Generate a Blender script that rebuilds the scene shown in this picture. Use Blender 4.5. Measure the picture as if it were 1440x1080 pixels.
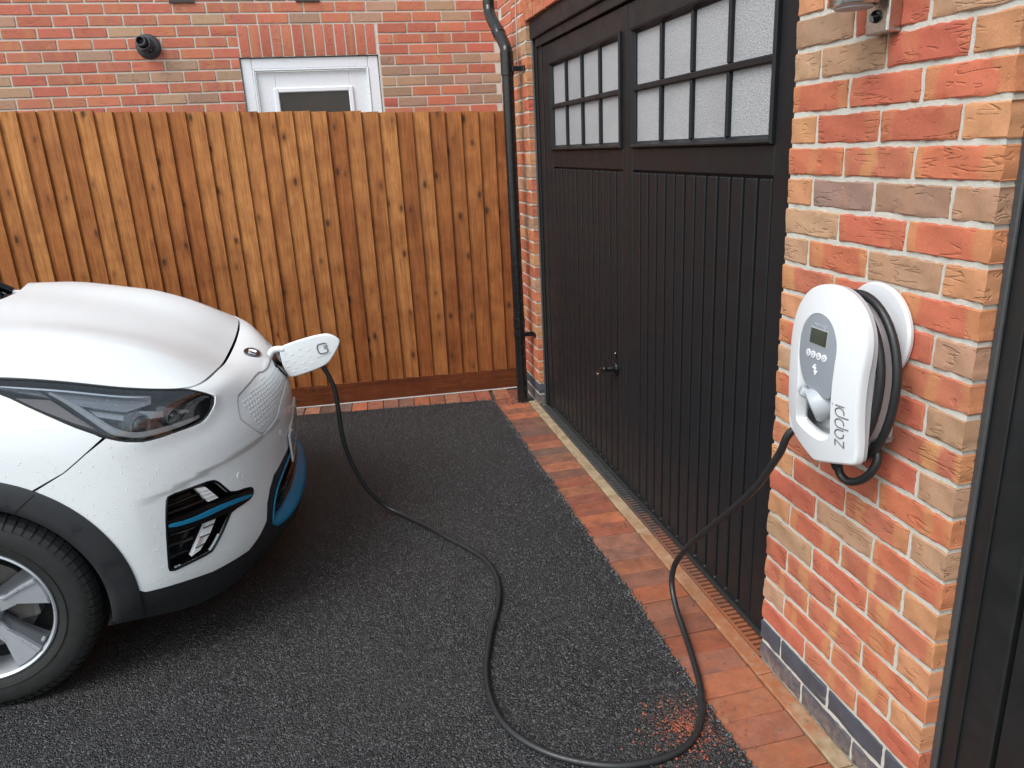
import bpy, bmesh, math, random
import numpy as np
from mathutils import Vector, Matrix
from mathutils.geometry import delaunay_2d_cdt

for o in list(bpy.data.objects):
    bpy.data.objects.remove(o)
SC = bpy.context.scene
COL = SC.collection
R = math.radians

# ------------------------------------------------------------------ camera
cam_data = bpy.data.cameras.new("camera")
cam = bpy.data.objects.new("camera", cam_data)
COL.objects.link(cam)
SC.camera = cam
cam_data.sensor_width = 36.0
cam_data.lens = 1055.56 / 1440.0 * 36.0
cam_data.clip_start = 0.02
cam_data.clip_end = 900.0


def cam_axes(yaw, pitch, roll):
    f = Vector((math.sin(yaw) * math.cos(pitch), math.cos(yaw) * math.cos(pitch), -math.sin(pitch)))
    r = Vector((math.cos(yaw), -math.sin(yaw), 0))
    u = r.cross(f)
    c, s = math.cos(roll), math.sin(roll)
    return c * r + s * u, -s * r + c * u, f


cr, cu, cf = cam_axes(0.2203, 0.3048, -0.0508)
cam.matrix_world = Matrix(((cr.x, cu.x, -cf.x, -1.1787), (cr.y, cu.y, -cf.y, -1.156), (cr.z, cu.z, -cf.z, 1.6022), (0, 0, 0, 1)))

# ------------------------------------------------------------------ world, sun, exposure (overcast daylight)
SUN_ELEV, SUN_AZ = R(51), R(236)          # azimuth measured clockwise from +Y, the light comes from here
world = bpy.data.worlds.new("World")
SC.world = world
world.use_nodes = True
wn = world.node_tree
wn.nodes.clear()
w_out = wn.nodes.new("ShaderNodeOutputWorld")
w_bg = wn.nodes.new("ShaderNodeBackground")
w_sky = wn.nodes.new("ShaderNodeTexSky")
w_sky.sky_type = 'NISHITA'
w_sky.sun_disc = False
w_sky.sun_elevation = SUN_ELEV
w_sky.sun_rotation = SUN_AZ
w_sky.air_density = 1.3
w_sky.dust_density = 1.5
w_sky.ozone_density = 1.0
w_hsv = wn.nodes.new("ShaderNodeHueSaturation")
w_hsv.inputs["Saturation"].default_value = 0.50
w_hsv.inputs["Hue"].default_value = 0.475
w_bg.inputs["Strength"].default_value = 0.15
wn.links.new(w_sky.outputs[0], w_hsv.inputs["Color"])
wn.links.new(w_hsv.outputs[0], w_bg.inputs["Color"])
wn.links.new(w_bg.outputs[0], w_out.inputs["Surface"])

sun_data = bpy.data.lights.new("sun", 'SUN')
sun = bpy.data.objects.new("sun", sun_data)
COL.objects.link(sun)
sun_data.energy = 1.5
sun_data.angle = R(35)
sun_data.color = (1.0, 0.99, 0.97)
sd = Vector((math.sin(SUN_AZ) * math.cos(SUN_ELEV), math.cos(SUN_AZ) * math.cos(SUN_ELEV), math.sin(SUN_ELEV)))
sun.rotation_euler = sd.to_track_quat('Z', 'Y').to_euler()

SC.view_settings.view_transform = 'Standard'
SC.view_settings.look = 'None'
SC.view_settings.exposure = 0.74
SC.view_settings.gamma = 1.0
SC.view_settings.use_curve_mapping = False
SC.cycles.adaptive_threshold = 0.02
SC.cycles.max_bounces = 6
SC.cycles.diffuse_bounces = 3
SC.cycles.glossy_bounces = 3


# ------------------------------------------------------------------ material helpers
class NT:
    def __init__(self, name):
        self.m = bpy.data.materials.new(name)
        self.m.use_nodes = True
        self.nt = self.m.node_tree
        self.p = self.nt.nodes["Principled BSDF"]
        self._tc = None

    def new(self, t, ins=None, **attrs):
        n = self.nt.nodes.new("ShaderNode" + t)
        for k, v in attrs.items():
            setattr(n, k, v)
        for k, v in (ins or {}).items():
            self.set(n, k, v)
        return n

    def set(self, n, k, v):
        i = n.inputs[k]
        if isinstance(v, bpy.types.NodeSocket):
            self.nt.links.new(v, i)
        else:
            if i.type == 'RGBA' and not hasattr(v, '__len__'):
                v = (v, v, v, 1)
            if i.type == 'RGBA' and len(v) == 3:
                v = (*v, 1)
            i.default_value = v

    def tc(self, o="Object"):
        if self._tc is None:
            self._tc = self.new("TexCoord")
        return self._tc.outputs[o]

    def mapping(self, vec, scale=(1, 1, 1), loc=(0, 0, 0), rot=(0, 0, 0)):
        return self.new("Mapping", {"Vector": vec, "Scale": scale, "Location": loc, "Rotation": rot}).outputs[0]

    def noise(self, vec, scale, detail=3, rough=.55, dist=0, out=0):
        return self.new("TexNoise", {"Vector": vec, "Scale": scale, "Detail": detail, "Roughness": rough, "Distortion": dist}).outputs[out]

    def voro(self, vec, scale, feature='F1', out=0, rand=1.0):
        return self.new("TexVoronoi", {"Vector": vec, "Scale": scale, "Randomness": rand}, feature=feature).outputs[out]

    def ramp(self, fac, stops, interp='LINEAR'):
        n = self.new("ValToRGB", {"Fac": fac})
        n.color_ramp.interpolation = interp
        e = n.color_ramp.elements
        while len(e) < len(stops):
            e.new(0.5)
        for q, (p, c) in zip(e, stops):
            q.position = p
            q.color = (c, c, c, 1) if not hasattr(c, '__len__') else (*c[:3], 1)
        return n.outputs[0]

    def mix(self, fac, a, b, bt='MIX'):
        n = self.new("Mix", data_type='RGBA', blend_type=bt)
        self.set(n, 0, fac)
        self.set(n, 6, a)
        self.set(n, 7, b)
        return n.outputs[2]

    def math(self, op, a, b=0.0, c=0.0):
        n = self.new("Math", operation=op)
        self.set(n, 0, a)
        self.set(n, 1, b)
        self.set(n, 2, c)
        return n.outputs[0]

    def bump(self, h, strength=.5, dist=.01, normal=None):
        d = {"Height": h, "Strength": strength, "Distance": dist}
        if normal is not None:
            d["Normal"] = normal
        return self.new("Bump", d).outputs[0]

    def base(self, **k):
        for a, v in k.items():
            self.set(self.p, {"color": "Base Color", "rough": "Roughness", "metal": "Metallic", "normal": "Normal", "coat": "Coat Weight", "coat_rough": "Coat Roughness",
                              "spec": "Specular IOR Level", "trans": "Transmission Weight", "ior": "IOR", "emit": "Emission Color", "emits": "Emission Strength", "alpha": "Alpha", "sheen": "Sheen Weight"}[a], v)
        return self.m


MATS = {}


def simple(name, color, rough=.5, metal=0.0, noise_amt=0.0, noise_scale=30, bump=0.0, bump_scale=200, **k):
    t = NT(name)
    c = color
    if noise_amt:
        n = t.noise(t.tc(), noise_scale, 4)
        c = t.mix(n, tuple(max(0, x * (1 - noise_amt)) for x in color), tuple(min(1, x * (1 + noise_amt)) for x in color))
        dr = min(.1, noise_amt)
        rr = t.ramp(t.noise(t.tc(), noise_scale * 1.7, 4), [(.3, max(.02, rough - dr)), (.7, min(1, rough + dr))])
        rough = rr
    t.base(color=c, rough=rough, metal=metal, **k)
    if bump:
        t.base(normal=t.bump(t.noise(t.tc(), bump_scale, 3), bump, .002))
    MATS[name] = t.m
    return t.m


def mat_brick(name, crack=1.0):
    """object colour = body colour, object alpha = amount of paler flashing at the ends"""
    t = NT(name)
    oi = t.new("ObjectInfo")
    rnd = oi.outputs["Random"]
    off = t.new("CombineXYZ", {"X": t.math('MULTIPLY', rnd, 37.0), "Y": t.math('MULTIPLY', rnd, 91.0), "Z": t.math('MULTIPLY', rnd, 53.0)}).outputs[0]
    vec = t.new("VectorMath", {0: t.tc(), 1: off}, operation='ADD').outputs[0]
    body = oi.outputs["Color"]
    # flashing: bands across the brick, wavy
    sep = t.new("SeparateXYZ", {"Vector": t.tc()})
    wob = t.math('MULTIPLY_ADD', t.noise(vec, 22, 3), .05, -.025)
    xb = t.math('ADD', sep.outputs[0], wob)
    band = t.math('SINE', t.math('MULTIPLY_ADD', xb, t.math('MULTIPLY_ADD', rnd, 22.0, 26.0), t.math('MULTIPLY', rnd, 40.0)))
    edge = t.math('ABSOLUTE', xb)
    edge = t.new("MapRange", {"Value": edge, "From Min": .082, "From Max": .102}).outputs[0]
    bandm = t.new("MapRange", {"Value": band, "From Min": .62, "From Max": .9}).outputs[0]
    fl = t.math('MINIMUM', t.math('ADD', bandm, t.math('MULTIPLY', edge, .8)), 1.0)
    fl = t.math('MULTIPLY', fl, oi.outputs["Alpha"])
    col = t.mix(fl, body, (.52, .245, .105))
    mott = t.noise(vec, 60, 5, .65)
    col = t.mix(t.math('MULTIPLY', t.ramp(mott, [(.35, 0.0), (.75, 1.0)]), .35), col, t.mix(.5, col, (.2, .07, .045)))
    pale = t.ramp(t.noise(vec, 130, 4, .7), [(.62, 0.0), (.75, 1.0)])
    col = t.mix(t.math('MULTIPLY', pale, .25), col, (.60, .42, .30))
    sand = t.noise(vec, 520, 2, .7)
    col = t.mix(t.ramp(sand, [(.30, .45), (.45, 0.0)]), col, t.mix(1.0, col, (.45, .42, .42), 'MULTIPLY'))
    col = t.mix(t.ramp(sand, [(.60, 0.0), (.74, .30)]), col, (.72, .55, .42))
    t.base(color=col, rough=t.ramp(t.noise(vec, 40, 3), [(.3, .75), (.7, .95)]), spec=.25)
    # relief: sandy grain plus a few wandering folds
    grain = t.noise(vec, 420, 3, .6)
    st = t.mapping(vec, (9, 30, 58))
    fold = t.noise(st, 1.0, 1.6, .5, .45)
    ridge = t.math('ABSOLUTE', t.math('SUBTRACT', fold, .5))
    crackm = t.ramp(ridge, [(0.0, 0.0), (.012, .55), (.05, 1.0)])
    gate = t.ramp(t.noise(vec, 21, 2), [(.53, 1.0), (.60, 0.0)])
    crk = t.math('MAXIMUM', crackm, gate)
    lump = t.noise(vec, 45, 3)
    h = t.math('ADD', t.math('MULTIPLY', grain, .22), t.math('ADD', t.math('MULTIPLY', crk, 0.8 * crack), t.math('MULTIPLY', lump, .30)))
    t.base(normal=t.bump(h, .9, .0035))
    MATS[name] = t.m
    return t.m


def mat_mortar(name, col=(.58, .555, .49)):
    t = NT(name)
    v = t.tc()
    c = t.mix(t.noise(v, 25, 5, .65), tuple(x * .82 for x in col), tuple(min(1, x * 1.12) for x in col))
    t.base(color=c, rough=.95, spec=.15)
    h = t.math('ADD', t.noise(v, 330, 4, .7), t.math('MULTIPLY', t.noise(v, 70, 3), 1.2))
    t.base(normal=t.bump(h, .7, .003))
    MATS[name] = t.m
    return t.m


def mat_tarmac():
    t = NT("tarmac")
    v = t.tc()
    wv = t.new("VectorMath", {0: v, 1: t.new("VectorMath", {0: t.noise(v, 90, 2, out=1), "Scale": .006}, operation='SCALE').outputs[0]}, operation='ADD').outputs[0]
    vn = t.new("TexVoronoi", {"Vector": wv, "Scale": 205})
    d1, cellc = vn.outputs[0], vn.outputs[1]
    cell = t.new("SeparateColor", {"Color": cellc}).outputs[0]
    stone = t.ramp(cell, [(0.0, (.007, .007, .008)), (.50, (.014, .014, .015)), (.76, (.036, .036, .038)), (.92, (.070, .070, .073)), (1.0, (.15, .15, .155))])
    big = t.noise(v, 2.1, 5, .65)
    col = t.mix(t.ramp(big, [(.35, 0.0), (.7, .55)]), stone, t.mix(.5, stone, (.05, .049, .047)))
    # faint buff blotches where silt dried on the surface
    silt = t.ramp(t.noise(v, 3.3, 5, .7), [(.62, 0.0), (.74, .55)])
    col = t.mix(t.math('MULTIPLY', silt, t.ramp(t.noise(v, 60, 2), [(.45, 0.0), (.6, 1.0)])), col, (.10, .09, .065))
    # brick dust spilled beside the edging near the pier
    sep = t.new("SeparateXYZ", {"Vector": v})
    dx = t.math('SUBTRACT', sep.outputs[0], -.36)
    dy = t.math('SUBTRACT', sep.outputs[1], .44)
    rr = t.math('SQRT', t.math('ADD', t.math('MULTIPLY', t.math('MULTIPLY', dx, dx), 1.4), t.math('MULTIPLY', t.math('MULTIPLY', dy, dy), .9)))
    dm = t.new("MapRange", {"Value": t.math('ADD', rr, t.math('MULTIPLY_ADD', t.noise(v, 30, 4), .12, -.06)), "From Min": .02, "From Max": .14, "To Min": 1.0, "To Max": 0.0}).outputs[0]
    dust = t.math('MULTIPLY', t.math('MULTIPLY', dm, .8), t.ramp(t.noise(v, 75, 3, .7), [(.50, 0.0), (.66, 1.0)]))
    col = t.mix(dust, col, (.34, .085, .035))
    t.base(color=col, rough=t.ramp(cell, [(0.0, .35), (1.0, .62)]), spec=.45)
    dome = t.math('SUBTRACT', 1.0, t.math('MULTIPLY', d1, 1.6))
    h = t.math('ADD', t.math('MULTIPLY', dome, .8), t.math('ADD', t.math('MULTIPLY', cell, 1.1), t.math('MULTIPLY', t.noise(v, 55, 3), .8)))
    t.base(normal=t.bump(h, .9, .005))
    MATS["tarmac"] = t.m


def mat_wood(name, light=(.58, .255, .078), dark=(.27, .098, .026), axis='Z', grain_scale=1.0, darken=True):
    """softwood: grain runs along local Z (or X); each board differs through Object Info random; dark knots"""
    t = NT(name)
    oi = t.new("ObjectInfo")
    rnd = oi.outputs["Random"]
    off = t.new("CombineXYZ", {"X": t.math('MULTIPLY', rnd, 71.0), "Y": t.math('MULTIPLY', rnd, 13.0), "Z": t.math('MULTIPLY', rnd, 29.0)}).outputs[0]
    v = t.new("VectorMath", {0: t.tc(), 1: off}, operation='ADD').outputs[0]
    lo, hi = .045, 1.0
    sc = (1, 1, lo) if axis == 'Z' else (lo, 1, 1)
    # knots: sparse voronoi cells, squashed along the grain
    kv = t.mapping(v, (13, 3.0, 6.2) if axis == 'Z' else (6.2, 3.0, 13))
    kd = t.voro(kv, 1.0, 'F1', 0)
    kc = t.new("SeparateColor", {"Color": t.voro(kv, 1.0, 'F1', 1)}).outputs[0]
    has = t.math('MULTIPLY', t.ramp(kc, [(.26, 0.0), (.30, 1.0)], 'LINEAR'), t.ramp(t.noise(v, 2.3, 2), [(.36, .0), (.46, 1.0)]))
    kw = t.math('ADD', kd, t.math('MULTIPLY_ADD', t.noise(v, 70, 3), .10, -.05))
    knot = t.math('MULTIPLY', t.new("MapRange", {"Value": kw, "From Min": .08, "From Max": .20, "To Min": 1.0, "To Max": 0.0}).outputs[0], has)
    halo = t.math('MULTIPLY', t.new("MapRange", {"Value": kd, "From Min": .08, "From Max": .40, "To Min": 1.0, "To Max": 0.0}).outputs[0], has)
    gv = t.mapping(v, tuple(s * 1.0 for s in sc))
    bend = t.new("VectorMath", {0: gv, 1: t.new("CombineXYZ", {"X": t.math('MULTIPLY', halo, .012)}).outputs[0]}, operation='ADD').outputs[0]
    g1 = t.noise(bend, 150 * grain_scale, 4, .6, .4)
    g2 = t.noise(bend, 38 * grain_scale, 3, .6, .8)
    g = t.math('ADD', t.math('MULTIPLY', g1, .55), t.math('MULTIPLY', g2, .45))
    col = t.mix(t.ramp(g, [(.33, 0.0), (.65, 1.0)]), dark, light)
    # the stain took differently on each board
    tone = t.new("MapRange", {"Value": rnd, "From Min": .15, "From Max": .95}).outputs[0]
    col = t.mix(tone, col, t.mix(1.0, col, (.70, .56, .46), 'MULTIPLY'))
    blot = t.ramp(t.noise(v, 7, 4, .6), [(.40, 0.0), (.70, 1.0)])
    col = t.mix(t.math('MULTIPLY', blot, .65), col, t.mix(1.0, col, (.62, .50, .42), 'MULTIPLY'))
    if darken:   # ragged tone: darker and redder towards the ground and the far end
        geo = t.new("NewGeometry")
        gs = t.new("SeparateXYZ", {"Vector": geo.outputs["Position"]})
        dark_amt = t.math('ADD', t.math('MULTIPLY_ADD', gs.outputs[2], -.46, .80), t.math('MULTIPLY_ADD', gs.outputs[0], .22, .25))
        dark_amt = t.math('ADD', dark_amt, t.math('MULTIPLY_ADD', t.noise(v, 3.5, 4), .9, -.45))
        dark_amt = t.new("MapRange", {"Value": dark_amt, "From Min": .0, "From Max": .75}).outputs[0]
        col = t.mix(t.math('MULTIPLY', dark_amt, .62), col, t.mix(1.0, col, (.52, .36, .27), 'MULTIPLY'))
    col = t.mix(t.math('MULTIPLY', halo, .55), col, (.15, .046, .012))
    col = t.mix(t.math('MULTIPLY', knot, .9), col, (.045, .016, .007))
    t.base(color=col, rough=t.ramp(g2, [(.3, .55), (.7, .78)]), spec=.3)
    h = t.math('ADD', g1, t.math('ADD', t.math('MULTIPLY', halo, 1.4), t.math('MULTIPLY', t.noise(v, 18, 2), .8)))
    t.base(normal=t.bump(h, .55, .003))
    MATS[name] = t.m


def mat_paver():
    t = NT("paver_clay")
    oi = t.new("ObjectInfo")
    rnd = oi.outputs["Random"]
    off = t.new("CombineXYZ", {"X": t.math('MULTIPLY', rnd, 37.0), "Y": t.math('MULTIPLY', rnd, 91.0)}).outputs[0]
    v = t.new("VectorMath", {0: t.tc(), 1: off}, operation='ADD').outputs[0]
    col = oi.outputs["Color"]
    m = t.noise(v, 14, 5, .65)
    col = t.mix(t.math('MULTIPLY', t.ramp(m, [(.40, 0.0), (.68, 1.0)]), .75), col, t.mix(1.0, col, (.48, .50, .52), 'MULTIPLY'))
    m2 = t.noise(v, 120, 4, .7)
    col = t.mix(t.math('MULTIPLY', t.ramp(m2, [(.45, 0.0), (.75, 1.0)]), .5), col, t.mix(1.0, col, (.5, .42, .4), 'MULTIPLY'))
    sand = t.ramp(t.noise(v, 9, 4, .6), [(.60, 0.0), (.72, 1.0)])
    col = t.mix(t.math('MULTIPLY', sand, .35), col, (.36, .25, .09))
    stain = t.ramp(t.noise(v, 11, 5, .7), [(.50, 0.0), (.66, 1.0)])
    col = t.mix(t.math('MULTIPLY', stain, .6), col, (.115, .068, .052))
    geo = t.new("NewGeometry")
    gs = t.new("SeparateXYZ", {"Vector": geo.outputs["Position"]})
    # orange drilling dust trodden over the pavers beside the pier
    dm = t.new("MapRange", {"Value": t.math('ADD', gs.outputs[1], t.math('MULTIPLY_ADD', t.noise(geo.outputs["Position"], 9, 4), 1.0, -.5)), "From Min": .55, "From Max": 1.5, "To Min": .62, "To Max": 0.0}).outputs[0]
    col = t.mix(t.math('MULTIPLY', dm, t.ramp(t.noise(geo.outputs["Position"], 13, 5, .7), [(.36, .05), (.62, 1.0)])), col, (.36, .105, .045))
    t.base(color=col, rough=.75, spec=.3)
    h = t.math('ADD', t.noise(v, 260, 4, .7), t.math('MULTIPLY', t.noise(v, 35, 3), 1.2))
    t.base(normal=t.bump(h, .5, .002))
    MATS["paver_clay"] = t.m


def mat_strip():
    t = NT("edging_stone")
    v = t.tc()
    col = t.mix(t.ramp(t.noise(v, 16, 5, .7), [(.3, 0.0), (.7, 1.0)]), (.22, .15, .085), (.44, .335, .215))
    geo = t.new("NewGeometry")
    gs = t.new("SeparateXYZ", {"Vector": geo.outputs["Position"]})
    dm = t.new("MapRange", {"Value": t.math('ADD', gs.outputs[1], t.math('MULTIPLY_ADD', t.noise(v, 6, 5), 1.3, -.65)), "From Min": .95, "From Max": 1.9, "To Min": .95, "To Max": 0.0}).outputs[0]
    near = t.new("MapRange", {"Value": t.math('ADD', gs.outputs[1], t.math('MULTIPLY_ADD', t.noise(v, 20, 4), .5, -.25)), "From Min": .25, "From Max": .45}).outputs[0]
    col = t.mix(t.math('MULTIPLY', t.math('MULTIPLY', dm, near), t.ramp(t.noise(v, 35, 4, .7), [(.3, .45), (.65, 1.0)])), col, (.34, .105, .042))
    t.base(color=col, rough=.85, spec=.2)
    t.base(normal=t.bump(t.noise(v, 220, 4, .7), .5, .002))
    MATS["edging_stone"] = t.m


def mat_grate():
    t = NT("grate_metal")
    v = t.tc()
    geo = t.new("NewGeometry")
    gs = t.new("SeparateXYZ", {"Vector": geo.outputs["Position"]})
    col = t.mix(t.noise(v, 30, 4), (.035, .035, .036), (.08, .078, .074))
    dm = t.new("MapRange", {"Value": t.math('ADD', gs.outputs[1], t.math('MULTIPLY_ADD', t.noise(geo.outputs["Position"], 8, 5), 1.6, -.8)), "From Min": .9, "From Max": 1.9, "To Min": .9, "To Max": 0.0}).outputs[0]
    col = t.mix(dm, col, (.30, .10, .045))
    t.base(color=col, rough=.75, spec=.3)
    t.base(normal=t.bump(t.noise(v, 150, 3), .4, .002))
    MATS["grate_metal"] = t.m


def mat_blue_brick():
    t = NT("blue_brick")
    oi = t.new("ObjectInfo")
    off = t.new("CombineXYZ", {"X": t.math('MULTIPLY', oi.outputs["Random"], 37.0), "Y": t.math('MULTIPLY', oi.outputs["Random"], 91.0)}).outputs[0]
    v = t.new("VectorMath", {0: t.tc(), 1: off}, operation='ADD').outputs[0]
    col = t.mix(t.noise(v, 30, 4), (.045, .05, .065), (.085, .09, .11))
    geo = t.new("NewGeometry")
    gs = t.new("SeparateXYZ", {"Vector": geo.outputs["Position"]})
    spl = t.new("MapRange", {"Value": t.math('ADD', gs.outputs[2], t.math('MULTIPLY_ADD', t.noise(v, 20, 4), .10, -.05)), "From Min": .0, "From Max": .075, "To Min": .75, "To Max": 0.0}).outputs[0]
    col = t.mix(t.math('MULTIPLY', spl, t.ramp(t.noise(v, 60, 4, .7), [(.35, .1), (.65, 1.0)])), col, (.34, .24, .18))
    sm = t.ramp(t.noise(t.mapping(v, (10, 10, 40)), 1.0, 5, .75), [(.60, 0.0), (.72, 1.0)])
    col = t.mix(t.math('MULTIPLY', sm, .35), col, (.45, .43, .40))
    t.base(color=col, rough=.55, spec=.45)
    t.base(normal=t.bump(t.noise(v, 80, 4), .35, .002))
    MATS["blue_brick"] = t.m


def mat_obscure_glass():
    t = NT("obscure_glass")
    v = t.tc()
    n = t.noise(v, 210, 2, .5)
    col = t.mix(t.ramp(n, [(.30, 0.0), (.70, 1.0)]), (.25, .255, .265), (.52, .525, .535))
    oi = t.new("ObjectInfo")
    col = t.mix(t.math('MULTIPLY', oi.outputs["Random"], .35), col, t.mix(1.0, col, (.62, .63, .65), 'MULTIPLY'))
    col = t.mix(t.ramp(t.noise(v, 5, 4), [(.45, 0.0), (.75, .35)]), col, t.mix(1.0, col, (.66, .66, .66), 'MULTIPLY'))
    t.base(color=col, rough=.28, spec=.5)
    t.base(normal=t.bump(n, .8, .003))
    MATS["obscure_glass"] = t.m


def mat_paint():
    t = NT("pearl_white_paint")
    v = t.tc()
    t.base(color=t.mix(t.noise(v, 3, 3), (.785, .825, .84), (.80, .84, .855)), rough=.42, coat=.45, coat_rough=.03, spec=.35)
    MATS["pearl_white_paint"] = t.m


mat_brick("clay_brick")
mat_brick("clay_brick_house", .8)
mat_mortar("mortar")
mat_mortar("mortar_house", (.64, .60, .53))
mat_tarmac()
mat_wood("fence_timber")
mat_wood("gravel_board_timber", (.33, .125, .036), (.15, .050, .013), 'X', darken=True)
mat_paver()
mat_strip()
mat_blue_brick()
mat_grate()
mat_obscure_glass()
mat_paint()
simple("door_paint", (.0130, .0138, .0155), .42, noise_amt=.10, noise_scale=8, spec=.24, bump=.06, bump_scale=500)
simple("door_paint_dark", (.012, .013, .0135), .42, noise_amt=.15, noise_scale=9, bump=.06, bump_scale=500)
simple("black_pipe", (.010, .010, .011), .26, noise_amt=.2, noise_scale=20)
simple("black_rubber", (.012, .012, .012), .75)
simple("cable_rubber", (.018, .019, .020), .42, noise_amt=.3, noise_scale=60)
simple("white_plastic", (.69, .705, .72), .30, noise_amt=.006, noise_scale=10)
simple("grey_plastic", (.255, .28, .31), .35, noise_amt=.03)
simple("mid_grey_plastic", (.38, .41, .435), .35, noise_amt=.03)
simple("grey_shell", (.42, .41, .425), .45, noise_amt=.04)
simple("lcd", (.030, .036, .018), .12, noise_amt=.2, noise_scale=60)
simple("print_dark", (.10, .095, .10), .4)
simple("print_light", (.85, .86, .87), .4)
simple("print_grey", (.15, .15, .16), .4)
simple("upvc", (.78, .80, .83), .28, noise_amt=.02)
simple("dark_pane", (.022, .016, .015), .10, noise_amt=.3, noise_scale=2)
simple("steel", (.52, .50, .46), .30, 1.0, noise_amt=.06, noise_scale=60)
t_ = NT("plastic_cladding")      # grained plastic, still wet in patches
t_.base(color=t_.mix(t_.noise(t_.tc(), 40, 4), (.016, .018, .020), (.026, .028, .031)), rough=t_.ramp(t_.noise(t_.tc(), 9, 5, .65), [(.40, .56), (.56, .50), (.66, .20)]), spec=.45)
t_.base(normal=t_.bump(t_.noise(t_.tc(), 700, 2), .2, .001))
MATS["plastic_cladding"] = t_.m
simple("gloss_black", (.006, .006, .007), .16, noise_amt=.1, spec=.3)
simple("dark_void", (.004, .004, .004), .9)
simple("trim_blue", (.012, .19, .36), .42, .0, noise_amt=.05, noise_scale=15, spec=.3)
simple("chrome", (.72, .73, .75), .10, 1.0, noise_amt=.02)
simple("lamp_shell", (.075, .078, .085), .25, noise_amt=.2)
simple("lamp_silver", (.66, .68, .71), .25, .35, noise_amt=.05)
simple("lamp_white", (.84, .86, .88), .25, noise_amt=.05)
simple("lamp_amber", (.55, .46, .44), .22, noise_amt=.08, noise_scale=150)
simple("tyre_rubber", (.017, .017, .017), .62, noise_amt=.35, noise_scale=35, bump=.25, bump_scale=300)
simple("alloy_silver", (.56, .59, .63), .32, .6, noise_amt=.06, noise_scale=25)
simple("alloy_dark", (.13, .14, .15), .38, .6, noise_amt=.06)
simple("disc_metal", (.20, .19, .18), .45, .8, noise_amt=.2)
simple("concrete", (.34, .33, .31), .9, noise_amt=.25, noise_scale=20, bump=.5, bump_scale=160)
simple("far_ground", (.16, .155, .15), .9, noise_amt=.3, noise_scale=1.5, bump=.5, bump_scale=60)
simple("soil_base", (.05, .045, .04), .95, noise_amt=.3, noise_scale=8)
simple("brown_plastic", (.045, .028, .022), .5)
simple("flue_grey", (.035, .042, .050), .45, noise_amt=.15, noise_scale=30)
simple("sealant", (.05, .052, .054), .5, noise_amt=.3, noise_scale=40, bump=.5, bump_scale=60)
simple("dust_chip", (.27, .075, .038), .85, noise_amt=.3, noise_scale=40)
simple("stone_chip", (.07, .07, .072), .6, noise_amt=.6, noise_scale=9)
simple("plate_white", (.72, .73, .74), .3)
simple("terracotta_dust", (.27, .14, .075), .9, noise_amt=.45, noise_scale=14, bump=.4, bump_scale=150)


def glass_mat(name, tint=(.9, .93, .95), rough=0.0):
    t = NT(name)
    t.base(color=tint, rough=rough, trans=1.0, ior=1.45)
    n = t.nt
    # thin clear cover: let most light pass straight through, keep the mirror of the sky
    tr = t.new("BsdfTransparent", {"Color": (*tint, 1)})
    gl = t.new("BsdfGlossy", {"Color": (1, 1, 1, 1), "Roughness": .02})
    fr = t.new("Fresnel", {"IOR": 1.75})
    mx = t.new("MixShader", {0: fr.outputs[0], 1: tr.outputs[0], 2: gl.outputs[0]})
    n.links.new(mx.outputs[0], n.nodes["Material Output"].inputs["Surface"])
    MATS[name] = t.m


glass_mat("clear_cover", (.98, .985, .99))

# ------------------------------------------------------------------ geometry helpers
rng = random.Random(7)


def link(o, parent=None):
    COL.objects.link(o)
    if parent is not None:
        o.parent = parent
    return o


def mesh_obj(name, verts, faces, mat, parent=None, smooth=False, mats=None, fm=None, auto=None):
    me = bpy.data.meshes.new(name)
    me.from_pydata([tuple(v) for v in verts], [], [tuple(f) for f in faces])
    for m in (mats or [mat]):
        me.materials.append(MATS[m])
    if fm is not None:
        me.polygons.foreach_set("material_index", fm)
    if smooth:
        me.polygons.foreach_set("use_smooth", [True] * len(me.polygons))
    me.update()
    if auto is not None:
        try:
            me.set_sharp_from_angle(angle=R(auto))
        except Exception:
            pass
    return link(bpy.data.objects.new(name, me), parent)


def bm_obj(name, bm, mat, parent=None, smooth=False, auto=35):
    me = bpy.data.meshes.new(name)
    bmesh.ops.recalc_face_normals(bm, faces=bm.faces)
    bm.to_mesh(me)
    bm.free()
    me.materials.append(MATS[mat])
    if smooth:
        me.polygons.foreach_set("use_smooth", [True] * len(me.polygons))
        try:
            me.set_sharp_from_angle(angle=R(auto))
        except Exception:
            pass
    me.update()
    return link(bpy.data.objects.new(name, me), parent)


def empty(name, loc=(0, 0, 0), label=None, cat=None, group=None):
    o = bpy.data.objects.new(name, None)
    o.location = loc
    COL.objects.link(o)
    tag(o, label, cat, group)
    return o


def tag(o, label=None, cat=None, group=None, kind=None):
    if label:
        o["label"] = label
    if cat:
        o["category"] = cat
    if group:
        o["group"] = group
    if kind:
        o["kind"] = kind
    return o


def add_box(bm, x0, x1, y0, y1, z0, z1, bev=0.0, seg=1):
    r = bmesh.ops.create_cube(bm, size=1.0)
    vs = r["verts"]
    for v in vs:
        v.co.x = x0 + (v.co.x + .5) * (x1 - x0)
        v.co.y = y0 + (v.co.y + .5) * (y1 - y0)
        v.co.z = z0 + (v.co.z + .5) * (z1 - z0)
    if bev:
        es = list({e for v in vs for e in v.link_edges})
        bmesh.ops.bevel(bm, geom=es, offset=bev, segments=seg, affect='EDGES', profile=.5)


def box(name, x0, x1, y0, y1, z0, z1, mat, parent=None, bev=0.0, seg=1, smooth=False):
    bm = bmesh.new()
    add_box(bm, x0, x1, y0, y1, z0, z1, bev, seg)
    return bm_obj(name, bm, mat, parent, smooth)


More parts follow.
